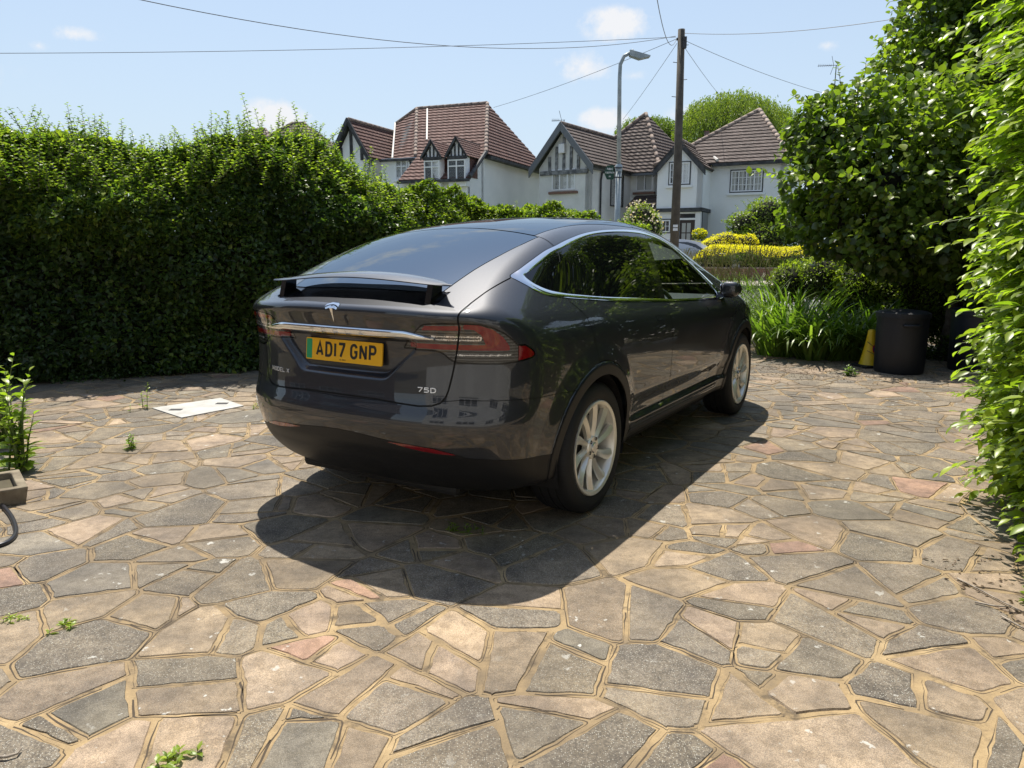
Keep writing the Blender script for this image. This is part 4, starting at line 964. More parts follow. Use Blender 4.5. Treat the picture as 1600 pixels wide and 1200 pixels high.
for (ax, ay, fl_, fr_, fy, wx0, wy0, wx1, wy1) in ((671, 219, 656, 688, 246, 661, 249, 686, 284), (709, 214, 694, 728, 244, 698, 246, 726, 283)):
    dv = -2.0; top = P(ax, ay, v=dv); lft = P(fl_, fy, v=dv); rgt = P(fr_, fy, v=dv); zz = (lft.z+rgt.z)/2; lft.z = rgt.z = zz; top.x = (lft.x+rgt.x)/2; vb = (top.z-zE)/slope; ve = (zz-zE)/slope
    mb = MB(); roof_poly(A, [top, Vector((top.x, vb, top.z)), Vector((rgt.x, ve, zz)), rgt], mb, .12, .02, .06); roof_poly(A, [top, Vector((top.x, vb, top.z)), Vector((lft.x, ve, zz)), lft], mb, .12, .02, .06)
    do = mb.build('dormer', [m_tred, m_tim], ea)
    mb = MB(); zb = P(wx0, wy1, v=dv).z-.25
    mb.box(lft.x+.14, lft.x+.22, -1.6, ve-.05, zE-1.75*slope-A.g, zz-A.g-.02); mb.box(rgt.x-.22, rgt.x-.14, -1.6, ve-.05, zE-1.75*slope-A.g, zz-A.g-.02); mb.build('cheek', m_tred, do)
    mb = MB(); wall_face(A, [Vector((lft.x+.12, dv+.14, zb)), Vector((rgt.x-.12, dv+.14, zb)), Vector((rgt.x-.12, dv+.14, zz)), Vector((top.x, dv+.14, top.z-.12)), Vector((lft.x+.12, dv+.14, zz))], mb, .42); mb.build('dormer_front', m_wall, do)
    mb = MB(); barge(A, top+Vector((0, .06, 0)), rgt+Vector((0, .06, 0)), mb, .17, .06, .03); barge(A, top+Vector((0, -.01, 0)), lft+Vector((0, -.01, 0)), mb, .17, .06, .03)
    mb.box(lft.x+.08, rgt.x-.08, dv+.06, dv+.139, zz-A.g-.12, zz-A.g+.02)
    for k in (-1.5, -.5, .5, 1.5):
        x = top.x+k*.19; mb.box(x-.03, x+.03, dv+.08, dv+.139, zz-A.g, top.z-A.g-.16-abs(k)*.19*(top.z-zz)/(rgt.x-top.x))
    mb.build('gable_timber', m_tim, do)
    q0, q1 = P(wx0, wy0, v=dv+.1), P(wx1, wy1, v=dv+.1); window(A, do, q0.x, q1.x, q1.z, min(q0.z, zz-.14), dv+.14, 2, .3, None, curtain=0, sill=False)
q0, q1 = P(617, 251, v=0), P(636, 279, v=0); window(A, ea, q0.x, q1.x, q1.z, q0.z, 0, 2, .35)
mb = MB(); q = P(638, 250, v=-.1); mb.tube([(q.x, -.08, q.z-A.g), (q.x+.12, -.1, q.z-A.g-.3), (q.x+.12, -.1, .3)], .045, 6); mb.build('drainpipe', m_tim, ea)
# ---------------------------------------------------------------- middle house: gable, then hipped block
B = Frame(926, 36.0, -34); eb = B.root('house', 'white house with brown tiles and a weathered half timbered gable behind the lamp post', 'house')
P = B.P; top = P(876, 193, v=-.35); R = P(926, 257, v=-.35); Lf = P(826, 263, v=-.35); zE = (R.z+Lf.z)/2; R.z = Lf.z = zE; top.x = (R.x+Lf.x)/2; V1 = 5.2
mb = MB(); rb = Vector((top.x, V1, top.z)); roof_poly(B, [top, rb, Vector((R.x, V1, zE)), R], mb); roof_poly(B, [top, rb, Vector((Lf.x, V1, zE)), Lf], mb)
ap = P(1008, 177, v=6.6); ra = P(985, 261, v=V1-1.0); rc = P(1031, 258, v=V1-1.0); ra.z = rc.z = zE; lb = Vector((ap.x-4.2, 6.6, zE)); rr2 = P(1060, 207, v=8.6); zz_ = V1-1
f0 = Vector((ap.x-3.6, zz_, zE)); f1 = Vector((rc.x, zz_, zE)); bk1 = Vector((rc.x+.3, 11, zE))
roof_poly(B, [ap, f1, f0], mb); roof_poly(B, [ap, bk1, f1], mb); roof_poly(B, [ap, f0, Vector((f0.x, 11, zE))], mb)
rf = mb.build('roof', [m_tbr, m_tim], eb)
mb = MB(); ridge_line(B, top, rb, mb); ridge_line(B, ap, f1, mb, .10); ridge_line(B, ap, f0, mb, .10); mb.build('ridge_tiles', m_ridge, rf, True)
mb = MB(); G0 = B.g-.3; x0, x1 = Lf.x+.35, R.x-.35
wall_face(B, [Vector((x0, 0, G0)), Vector((x1, 0, G0)), Vector((x1, 0, zE)), Vector((top.x, 0, top.z-.2)), Vector((x0, 0, zE))], mb)
wall_face(B, [Vector((x1, 0, G0)), Vector((x1, zz_+.3, G0)), Vector((x1, zz_+.3, zE)), Vector((x1, 0, zE))], mb)
wall_face(B, [Vector((x1, zz_+.3, G0)), Vector((f1.x-.2, zz_+.3, G0)), Vector((f1.x-.2, zz_+.3, zE)), Vector((x1, zz_+.3, zE))], mb)
wall_face(B, [Vector((f1.x-.2, zz_+.3, G0)), Vector((f1.x-.2, 10.6, G0)), Vector((f1.x-.2, 10.6, zE)), Vector((f1.x-.2, zz_+.3, zE))], mb)
mb.build('wall', m_wallg, eb)
mb = MB(); barge(B, top, R+Vector((0, 0, -.12)), mb, .42, .08, .1); barge(B, top+Vector((0, -.01, 0)), Lf+Vector((0, -.01, -.12)), mb, .42, .08, .1)
m_grt = mottle(mat('weathered_timber', (.16, .165, .17), .8), (.08, .085, .09), (.26, .265, .27), 5)
for k in range(-4, 5):
    x = top.x+k*.40; h = top.z-.55-abs(k)*.40*(top.z-zE)/(R.x-top.x)
    if h > zE+.1: mb.box(x-.065, x+.065, -.07, -.002, zE-B.g-.15, h-B.g, 1)
mb.box(x0+.1, x1-.1, -.10, -.001, zE-B.g-.34, zE-B.g-.14, 1); mb.box(x1-.02, x1+.16, -.2, zz_, zE-B.g-.16, zE-B.g-.05); mb.box(x1+.2, f1.x, zz_-.12, zz_+.0, zE-B.g-.16, zE-B.g-.05)
mb.build('timber_trim', [mat('barge_board', (.13, .14, .15), .6), m_grt], eb)
q0, q1 = P(862, 265, v=0), P(898, 296, v=0); window(B, eb, q0.x, q1.x, q1.z, q0.z, 0, 3, 0, None, curtain=.45, sill=m_brick)
q0, q1 = P(994, 266, v=zz_+.3), P(1019, 297, v=zz_+.3); window(B, eb, q0.x, q1.x, q1.z, q0.z, zz_+.3, 2, 0, None, sill=m_brick, curtain=.9)
s0, s1_ = P(953, 268, u=x1), P(972, 305, u=x1); window(B, eb, s0.y, s1_.y, s1_.z-.6, s0.z, 0, 1, 0, None, m_fr=m_tim, side=x1, sill=False)
p0 = P(981, 313, v=zz_-.6); p1 = P(1024, 313, v=zz_-.6); mb = MB(); roof_poly(B, [Vector((p0.x, zz_-.7, p0.z-.25)), Vector((p1.x, zz_-.7, p0.z-.25)), Vector((p1.x, zz_+.3, p0.z+.3)), Vector((p0.x, zz_+.3, p0.z+.3))], mb); mb.build('porch_roof', [m_tbr, m_tim], eb)
mb = MB(); q = P(936, 268, u=x1); mb.tube([(x1+.06, q.y+.5, q.z-B.g+.05), (x1+.08, q.y+.1, q.z-B.g-.05), (x1+.08, q.y, q.z-B.g-.4), (x1+.08, q.y, .3)], .05, 6); mb.build('drainpipe', m_tim, eb)
mb = MB(); q = P(878, 232, v=-.05); mb.bbox(q.x-.17, q.x+.17, -.2, -.06, q.z-B.g-.22, q.z-B.g+.22, .03); mb.build('alarm_box', m_wfr, eb)
# ---------------------------------------------------------------- right house: porch wing and large hipped roof
Cc = Frame(1237, 35.0, -26); ec = Cc.root('house', 'white house with brown hipped roof and black trimmed porch gable behind the telegraph pole', 'house')
P = Cc.P; e1 = P(1238, 247, v=-.3); ez = P(1117, 254, v=-.3); zE = (e1.z+ez.z)/2; e1.z = zE; ap = P(1185, 171, v=4.0); e0 = Vector((ap.x-(e1.x-ap.x)*1.9, -.3, zE)); rE = Vector((ap.x, 5.0, ap.z))
mb = MB(); roof_poly(Cc, [ap, e1, e0], mb); roof_poly(Cc, [ap, rE, Vector((e1.x, 9, zE)), e1], mb); roof_poly(Cc, [ap, Vector((e0.x, 9, zE)), e0], mb)
gt = P(1061, 218, v=-2.0); gR = P(1101, 259, v=-2.0); gL = P(1019, 263, v=-2.0); gz_ = (gR.z+gL.z)/2; gR.z = gL.z = gz_; gt.x = (gR.x+gL.x)/2; gb = Vector((gt.x, 3.0, gt.z))
roof_poly(Cc, [gt, gb, Vector((gR.x, 3.0, gz_)), gR], mb); roof_poly(Cc, [gt, gb, Vector((gL.x, 3.0, gz_)), gL], mb)
lr0 = Vector((gt.x, 2.2, gt.z)); lr1 = P(1100, 223, v=2.2); lr1.z = gt.z; le1 = P(1120, 254, v=-.3); le1.z = zE; le0 = Vector((gR.x-.6, -.3, zE)); roof_poly(Cc, [lr0, lr1, le1, le0], mb)
rf = mb.build('roof', [m_tbr, m_tim], ec)
mb = MB(); ridge_line(Cc, ap, e1, mb, .11); ridge_line(Cc, ap, e0, mb, .11); ridge_line(Cc, lr0, lr1, mb, .12); ridge_line(Cc, gt, gb, mb, .1); ridge_line(Cc, ap, rE, mb, .11); mb.build('ridge_tiles', mottle(mat('pale_ridge', (.26, .20, .16), .85), (.20, .15, .12), (.34, .27, .22), 4), rf, True)
mb = MB(); a, b = Vector(Cc.L(lr1)), Vector(Cc.L(le1)); mb.tube([a+Vector((0, -.1, .08)), b+Vector((0, -.05, .12))], .07, 6); mb.build('valley_flashing', m_lead, rf)
mb = MB(); G0 = Cc.g-.3; wl_, wr_ = gL.x+.18, gR.x-.14
wall_face(Cc, [Vector((wr_-.2, 0, G0)), Vector((e1.x-.3, 0, G0)), Vector((e1.x-.3, 0, zE)), Vector((wr_-.2, 0, zE))], mb)
wall_face(Cc, [Vector((e1.x-.3, 0, G0)), Vector((e1.x-.3, 8, G0)), Vector((e1.x-.3, 8, zE)), Vector((e1.x-.3, 0, zE))], mb)
zb_ = P(1060, 325, v=-1.8).z
wall_face(Cc, [Vector((wl_, -1.8, zb_)), Vector((wr_, -1.8, zb_)), Vector((wr_, -1.8, gz_)), Vector((gt.x, -1.8, gt.z-.15)), Vector((wl_, -1.8, gz_))], mb)
wall_face(Cc, [Vector((wr_, -1.8, zb_)), Vector((wr_, 0, zb_)), Vector((wr_, 0, gz_)), Vector((wr_, -1.8, gz_))], mb)
dx0 = P(1061, 345, v=-1.75).x; dx1 = P(1085, 345, v=-1.75).x
wall_face(Cc, [Vector((wl_, -1.7, G0)), Vector((dx0-.1, -1.7, G0)), Vector((dx0-.1, -1.7, zb_)), Vector((wl_, -1.7, zb_))], mb)
mb.build('wall', m_wall, ec)
mb = MB(); mb.box(wl_-.08, wr_+.08, -1.90, .0, zb_-Cc.g-.14, zb_-Cc.g+.02)
barge(Cc, gt+Vector((0, .12, 0)), gR+Vector((0, .12, -.1)), mb, .34, .10, .05); barge(Cc, gt+Vector((0, .10, 0)), gL+Vector((0, .10, -.1)), mb, .34, .10, .05)
mb.box(wr_+.1, e1.x, -.42, -.31, zE-Cc.g-.16, zE-Cc.g-.03); mb.build('black_trim', m_tim, ec)
q0, q1 = P(1046, 254, v=-1.8), P(1076, 286, v=-1.8); window(Cc, ec, q0.x, q1.x, q1.z, q0.z, -1.8, 3, 0, (2, 3), surround=True)
q0, q1 = P(1142, 266, v=0), P(1189, 297, v=0); window(Cc, ec, q0.x, q1.x, q1.z, q0.z, 0, 4, 0, (2, 3), surround=True, curtain=.8)
q0, q1 = P(1033, 343, v=-1.7), P(1046, 362, v=-1.7); window(Cc, ec, q0.x, q1.x, q1.z, q0.z, -1.7, 1, 0, (2, 2), surround=True, sill=False)
q0, q1 = P(1145, 341, v=0), P(1180, 372, v=0); window(Cc, ec, q0.x, q1.x, q1.z, q0.z, 0, 3, .25, None)
zd = P(1061, 343, v=-1.7).z-Cc.g; zt = zb_-Cc.g-.16
m_door = mat('dark_wood_door', (.035, .018, .014), .4)
d = MB().box(dx0, dx1, -1.66, -1.60, -.2, zd).build('door', m_door, ec)
mb = MB()
for i in range(2):
    for j in range(4): w = (dx1-dx0)*.6/2; mb.box(dx0+.10+i*(w+.02), dx0+.06+w+i*(w+.02), -1.668, -1.659, zd-.14-(j+1)*.48+.05, zd-.14-j*.48)
mb.build('door_pane', m_curt, d)
mb = MB(); mb.box(dx0-.07, dx0, -1.74, -1.58, -.2, zt); mb.box(dx1, dx1+.07, -1.74, -1.58, -.2, zt); mb.box(dx0, dx1, -1.74, -1.58, zd, zd+.09); mb.box(dx0, dx1, -1.74, -1.58, zt-.08, zt)
mb.box(dx1+.07, wr_-.02, -1.78, -1.5, -.2, zt); mb.build('porch_frame', m_wfr, ec)
MB().box(dx0, dx1, -1.68, -1.66, zd+.09, zt-.08).build('fanlight', m_win, ec)
MB().box(wr_-.06, wr_-.0, -1.4, -.15, -.2, zt).build('porch_side_glass', m_win, ec)
mb = MB(); nx_ = dx1+.16
lines, tw = text_lines('14', .10, .30, .06, {'1': .02}); strokes([[(x+nx_, y+zd-.72) for x, y in L] for L in lines], .045, .01, lambda u, v, d_: (u, -1.782-d_, v)).build('house_number', m_tim, ec)
for (x, v, h) in ((P(1103, 212, v=4.2), 4.2, .75),):
    ch = MB().box(x.x-.4, x.x+.4, v-.35, v+.35, zE-Cc.g, x.z-Cc.g-.1).build('chimney', m_brick, ec); MB().lathe([(.15, 0), (.13, .32), (.16, .36), (.10, .36)], 12, 2, (x.x, v, x.z-Cc.g-.1)).build('chimney_pot', m_ridge, ch)
# ---------------------------------------------------------------- roofs seen over the tall hedge
for (px, Y, pts, lab) in ((392, 46, ((395, 205), (366, 232), (440, 240)), 'brown roofed house half hidden by the tall hedge, smaller roof on the far left'), (465, 44, ((455, 195), (425, 216), (508, 232)), 'brown roofed house showing one hipped roof above the tall hedge')):
    Hf = Frame(px, Y, -15); eh = Hf.root('house', lab, 'house', None); a = Hf.P(*pts[0], v=4); b = Hf.P(*pts[1], v=0); c = Hf.P(*pts[2], v=0); z = c.z-1.0; w = (c.x-b.x)
    a2 = Vector((a.x+.9, 4, a.z)); e0 = Vector((a.x-3.2, 0, z)); e1 = Vector((a.x+4.4, 0, z)); mb = MB()
    roof_poly(Hf, [a, a2, e1, e0], mb, .22); roof_poly(Hf, [a2, Vector((e1.x, 8, z)), e1], mb, .22); roof_poly(Hf, [a, Vector((e0.x, 8, z)), e0], mb, .22)
    rf = mb.build('roof', [m_tbr, m_tim], eh); mb = MB(); ridge_line(Hf, a, a2, mb); ridge_line(Hf, a2, e1, mb, .09); ridge_line(Hf, a, e0, mb, .12); mb.build('ridge_tiles', m_ridge, rf, True)
    MB().box(e0.x+.4, e1.x-.4, .3, 7.6, -.3, z-Hf.g).build('wall', m_wall, eh); mb = MB(); mb.box(e0.x, e1.x, -.14, -.02, z-Hf.g-.12, z-Hf.g); mb.build('gutter', m_tim, eh)
# ---------------------------------------------------------------- the photographer's own side of the drive (behind the camera, seen in the car's paint)
def behind(name, label, x0, y0, w, dp, rz, wallm):
    e = empty(name, (x0, y0, 0), rz, label, 'house'); MB().box(0, w, 0, dp, -.2, 5.4).build('wall', wallm, e)
    F = Frame(800, 1, 0, 0); F.g = 0; F.e = e; mb = MB()
    for (p) in ([(-.4, -.4, 5.3), (w+.4, -.4, 5.3), (w+.4, dp/2, 8.4), (-.4, dp/2, 8.4)], [(-.4, dp+.4, 5.3), (w+.4, dp+.4, 5.3), (w+.4, dp/2, 8.4), (-.4, dp/2, 8.4)]): roof_poly(F, [Vector(q) for q in p], mb, .3)
    mb.build('roof', [m_tbr, m_tim], e)
    for z0 in (.9, 3.5):
        x = 1.0
        while x+2 < w:
            for (v, sg) in ((0, -1), (dp, 1)):
                mb = MB(); g = MB(); y0_, y1_ = (v-.06, v-.001) if sg < 0 else (v+.001, v+.06)
                for k in range(4): mb.box(x+k*.6, x+k*.6+.07, y0_, y1_, z0, z0+1.25)
                mb.box(x+.07, x+1.80, y0_+.004, y1_-.0005, z0, z0+.08); mb.box(x+.07, x+1.80, y0_+.004, y1_-.0005, z0+1.17, z0+1.25); mb.box(x+.07, x+1.80, y0_+.004, y1_-.0005, z0+.82, z0+.87)
                f = mb.build('window', m_wfr, e); g.box(x+.03, x+1.84, min(v, v+sg*.012), max(v, v+sg*.012), z0+.03, z0+1.22).build('pane', m_win, f)
            x += 3.1
    return e
behind('house', 'pale rendered house standing behind the photographer', -7.0, -9.5, 13, 6.5, 0, m_wallg)
behind('house', 'brick house beyond the left side of the drive, behind the photographer', -22, 4.0, 10, 6, -math.pi/2+.3, m_brick)
# ================================================================ planting
def leafmat(name, a, b, c, trans=.45, rough=.42, spec=.5):
    """leaf colours from the tint attribute (r: hue position, g: brightness)"""
    m = bpy.data.materials.new(name); m.use_nodes = True; p = bs(m); out = m.node_tree.nodes['Material Output']
    at_ = nd(m, 'Attribute', attribute_name='tint'); sp = nd(m, 'SeparateColor'); lk(m, at_.outputs['Color'], sp.inputs[0])
    col = ramp(m, sp.outputs[0], (0., a), (.5, b), (1., c)); hsv = nd(m, 'HueSaturation'); lk(m, sp.outputs[1], hsv.inputs['Value']); lk(m, col, hsv.inputs['Color'])
    lk(m, hsv.outputs[0], p.inputs['Base Color']); p.inputs['Roughness'].default_value = rough; p.inputs['Specular IOR Level'].default_value = spec
    tr = nd(m, 'BsdfTranslucent'); tcol = mixc(m, 1.0, hsv.outputs[0], (1.5, 1.75, .55), 'MULTIPLY'); lk(m, tcol, tr.inputs[0])
    mx_ = nd(m, 'MixShader'); mx_.inputs[0].default_value = trans; lk(m, p.outputs[0], mx_.inputs[1]); lk(m, tr.outputs[0], mx_.inputs[2]); lk(m, mx_.outputs[0], out.inputs[0]); return m
def unit(v): return v/(np.linalg.norm(v, axis=-1, keepdims=True)+1e-9)
def leaves(P, D, N, L, W_, fold=.25, droop=.15, shape=4):
    """leaf blades at P pointing along D with face normal N; returns verts and quads/tris as one array"""
    n = len(P); D = unit(D); S_ = unit(np.cross(D, N)); N = unit(np.cross(S_, D)); L = np.broadcast_to(L, n)[:, None]; W_ = np.broadcast_to(W_, n)[:, None]
    if shape == 4:   # two triangles either side of the midrib
        a = P; m1 = P+D*L*.42+S_*W_*.5+N*W_*fold*.5; m2 = P+D*L*.42-S_*W_*.5+N*W_*fold*.5; t = P+D*L-N*L*droop
        V = np.stack([a, m1, t, m2], 1).reshape(-1, 3); i = np.arange(n)[:, None]*4; F = np.concatenate([i+[0, 1, 2], i+[0, 2, 3]]); return V, F, 4
    a = P; q = lambda s, w, dz, dn: P+D*L*s+S_*W_*w+N*(W_*fold*abs(w)*dz-L*dn)   # pointed blade with a bent midrib
    V = np.stack([a, q(.22, .36, 1, .0), q(.22, 0, 0, -.02), q(.22, -.36, 1, .0), q(.5, .5, 1, .04*droop*4), q(.5, 0, 0, .02*droop*4), q(.5, -.5, 1, .04*droop*4), q(.78, .30, 1, .14*droop*3), q(.78, 0, 0, .12*droop*3), q(.78, -.30, 1, .14*droop*3), q(1, 0, 0, .30*droop*3)], 1).reshape(-1, 3)
    i = np.arange(n)[:, None]*11
    T = [[0, 2, 1], [0, 3, 2], [1, 2, 5], [1, 5, 4], [2, 3, 6], [2, 6, 5], [4, 5, 8], [4, 8, 7], [5, 6, 9], [5, 9, 8], [7, 8, 10], [8, 9, 10]]
    return V, np.concatenate([i+t for t in T]), 11
def lump(P, sc, seed=0):
    """cheap smooth 3D noise, about -1..1"""
    r = np.random.default_rng(seed); v = 0
    for k in range(7):
        d = r.normal(size=3); d /= np.linalg.norm(d); v = v+np.sin((P @ d)*sc*(.6+.3*k)+r.random()*6.28)/(1+.35*k)
    return v/3
def leafobj(name, P, D, N, L, W_, tint, m, parent=None, shape=4, fold=.25, droop=.15, extra=None):
    V, F, k = leaves(P, D, N, L, W_, fold, droop, shape); C = np.repeat(np.stack([tint[:, 0], tint[:, 1], tint[:, 0]*0], 1), k, 0)
    return npmesh(name, V, F, m, parent, shape != 4, col=C)
def core_mesh(name, spheres, m, parent, sub=2):  # dark solids added inside the foliage to block light
    mb = MB()
    for (c, r) in spheres:
        bm = bmesh.new(); bmesh.ops.create_icosphere(bm, subdivisions=sub, radius=1)
        for v in bm.verts: v.co = Vector(c)+Vector((v.co.x*r[0], v.co.y*r[1], v.co.z*r[2]))*(1+.12*math.sin(v.co.x*7+c[0])*math.cos(v.co.z*6))
        mb.bm(bm)
    return mb.build(name, m, parent, True)
m_core = mottle(mat('dark_core', (.012, .014, .008), 1), (.006, .008, .004), (.022, .022, .012), 8)  # near-black colour standing in for shade among the inner branches
m_bark = mottle(mat('bark', (.10, .08, .06), .9), (.06, .048, .036), (.15, .125, .10), 12, .35, .65, .6, .01)
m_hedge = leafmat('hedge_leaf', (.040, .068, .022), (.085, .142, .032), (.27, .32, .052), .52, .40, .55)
m_hedge2 = leafmat('privet_leaf', (.052, .086, .022), (.125, .18, .028), (.28, .33, .045), .5, .4, .5)
m_tree = leafmat('sycamore_leaf', (.052, .080, .020), (.125, .185, .028), (.27, .33, .045), .46, .38, .6)
m_bush = leafmat('bright_leaf', (.11, .17, .020), (.21, .30, .030), (.34, .41, .055), .50, .36, .5)
m_gold = leafmat('golden_leaf', (.45, .38, .02), (.78, .66, .025), (.88, .76, .05), .4, .5)
m_blade = leafmat('grass_blade', (.060, .115, .020), (.13, .21, .032), (.25, .33, .07), .42, .38, .5)
m_straw = leafmat('seed_stem', (.16, .14, .05), (.22, .20, .08), (.34, .29, .13), .3, .6)
m_willow = leafmat('willow_leaf', (.11, .16, .035), (.19, .25, .05), (.30, .33, .08), .45, .5)
def hedge(name, label, path, ztop, th, n, L, m, seed, sprig=300, sprigh=(.15, .45), col=(.25, .35), zbot=.05, bulge=.16, toplight=.55, coretop=.32, rnd=.12):
    """clipped hedge along path [(x,y)], top height ztop(s) with s 0..1; leaves over its faces, sprays on top"""
    r = np.random.default_rng(seed); root = empty(name, (path[0][0], path[0][1], float(gz(0, path[0][1]))), 0, label, 'hedge'); o = np.array(root.location)
    path = catmull(path, 14, False); seg = np.diff(path, axis=0); ln = np.linalg.norm(seg, axis=1); cum = np.r_[0, np.cumsum(ln)]; tot = cum[-1]
    def at_s(s): s = s*tot; i = np.clip(np.searchsorted(cum, s)-1, 0, len(ln)-1); t = (s-cum[i])/ln[i]; p = path[i]+seg[i]*t[:, None]; d = seg[i]/ln[i][:, None]; return p, np.stack([d[:, 1], -d[:, 0]], 1)  # point, normal to the right of the path
    zt = ztop
    # which face: near side 62 %, far 10 %, top 28 %, ends
    k = r.random(n); s = r.random(n); p, nr = at_s(s); H = zt(s); g = gz(0, p[:, 1]); face = np.where(k < .64, 0, np.where(k < .72, 1, 2))
    dep = r.exponential(.055, n); h = r.random(n)
    h = np.where(face == 2, 1, h); lat = np.where(face == 0, th/2, np.where(face == 1, -th/2, (r.random(n)-.5)*(th-2*rnd*.8)))
    k3 = r.random(n) < (.35 if rnd > .2 else 0); h = np.where(k3 & (face == 0), 1-r.random(n)*.45, h); z = zbot+(H-zbot)*h; B = np.stack([p[:, 0]+nr[:, 0]*lat, p[:, 1]+nr[:, 1]*lat, g+z], 1)
    out = np.stack([nr[:, 0], nr[:, 1], np.zeros(n)], 1)*np.where(face == 1, -1, 1)[:, None]; out[face == 2] = (0, 0, 1); 
    bl = lump(B, 3.2, seed)*bulge+lump(B, 9, seed+1)*bulge*.7+lump(B, 20, seed+2)*bulge*.3; B = B+out*(bl-dep)[:, None]
    h0 = .58 if rnd > .2 else .86; rim = (h > h0) & (face != 2); cv = np.clip((h-h0)/(1-h0), 0, 1); B[rim, :2] -= out[rim, :2]*(cv[rim]**2*rnd)[:, None]
    D = out*.55+np.stack([r.normal(0, .7, n), r.normal(0, .7, n), r.normal(-.15, .55, n)], 1); Nn = out*.5+np.array([0, 0, .9])+r.normal(0, .55, (n, 3))
    hue = np.clip(.22+.22*r.normal(size=n)+.30*lump(B, 2.1, seed+5)*.6+toplight*np.clip((h-.45)/.55, 0, 1)*r.random(n), 0, 1); val = np.clip(r.normal(1, .16, n), .5, 1.6)  # upper leaves tinted yellower: young growth plus sunlight painted into the colour
    Ps, Ds, Ns, Ls, Ts = [B], [D], [Nn], [L*r.uniform(.7, 1.25, n)], [np.stack([hue, val], 1)]
    if coretop > .4:             # the loose top is leafy right through
        nv = int(n*.34); s = r.random(nv); p, nr = at_s(s); H = zt(s); lat = (r.random(nv)-.5)*(th-2*rnd*.7); z = H-r.random(nv)**1.3*(coretop+.12)
        Bv = np.stack([p[:, 0]+nr[:, 0]*lat, p[:, 1]+nr[:, 1]*lat, gz(0, p[:, 1])+z], 1); fr = np.clip(1-(H-z)/coretop, 0, 1)
        Ps.append(Bv); Ds.append(r.normal(0, .7, (nv, 3))); Ns.append(r.normal(0, .5, (nv, 3))+[0, 0, .8]); Ls.append(L*r.uniform(.7, 1.25, nv)); Ts.append(np.stack([np.clip(r.normal(.30, .18, nv)+.65*fr*r.random(nv), 0, 1), np.clip(r.normal(1.1, .16, nv), .5, 1.6)], 1))  # tint lightens upwards, painting in sun that comes through the top leaves
    # sprays of young shoots standing out of the top and the face
    stems = MB(); sp_n = sprig; ss = r.random(sp_n); p, nr = at_s(ss); H = zt(ss); 
    for i in range(sp_n):
        lat = (r.random()-.45)*th*.95; sag_ = max(0, abs(lat)-(th/2-rnd*.9)); b = np.array([p[i, 0]+nr[i, 0]*lat, p[i, 1]+nr[i, 1]*lat, float(gz(0, p[i, 1]))+H[i]-.10-.75*sag_]); hh = r.uniform(*sprigh)*(1.5 if r.random() < .08 else 1)*(1+.5*lump(b[None], 1.6, seed+9)[0])
        dr_ = unit(np.array([r.normal(0, .28), r.normal(0, .28), 1.0])); nn = max(5, int(hh/(L*.24))); t = (np.arange(nn)+.5)/nn; c = b+dr_*hh*t[:, None]+np.array([dr_[0], dr_[1], -.2])*.3*hh*(t**2)[:, None]
        an = r.random()*6.28+np.arange(nn)*2.4; dd = np.stack([np.cos(an), np.sin(an), np.full(nn, .35)], 1); Ps.append(c); Ds.append(dd); Ns.append(np.tile([0, 0, 1.], (nn, 1))+r.normal(0, .3, (nn, 3)))
        Ls.append(L*r.uniform(.65, 1.05, nn)*(1.1-.5*t)); Ts.append(np.stack([np.clip(r.normal(.72, .2, nn), 0, 1), np.clip(r.normal(1.05, .15, nn), .5, 1.6)], 1))
        stems.tube([b-o, (b+c[-1])/2-o+np.array([0, 0, .02]), c[-1]-o], [.004, .003, .0015], 4, cap=False)
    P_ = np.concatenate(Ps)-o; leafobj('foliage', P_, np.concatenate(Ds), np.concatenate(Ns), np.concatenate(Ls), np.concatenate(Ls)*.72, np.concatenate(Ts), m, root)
    if sprig: stems.build('twigs', m_bark, root)
    # solid dark core added to block light, in place of inner branches
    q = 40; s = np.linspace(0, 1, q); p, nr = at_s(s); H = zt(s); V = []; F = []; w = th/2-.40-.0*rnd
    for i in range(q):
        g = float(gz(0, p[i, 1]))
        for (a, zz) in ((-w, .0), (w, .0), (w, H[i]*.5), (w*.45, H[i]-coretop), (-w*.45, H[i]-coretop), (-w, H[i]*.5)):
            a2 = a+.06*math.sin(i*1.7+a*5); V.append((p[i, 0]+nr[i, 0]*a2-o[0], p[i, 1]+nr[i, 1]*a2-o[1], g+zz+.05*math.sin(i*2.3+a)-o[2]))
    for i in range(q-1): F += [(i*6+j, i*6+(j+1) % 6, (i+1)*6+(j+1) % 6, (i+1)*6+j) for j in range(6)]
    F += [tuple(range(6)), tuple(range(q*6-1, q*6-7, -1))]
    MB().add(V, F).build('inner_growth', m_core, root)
    return root
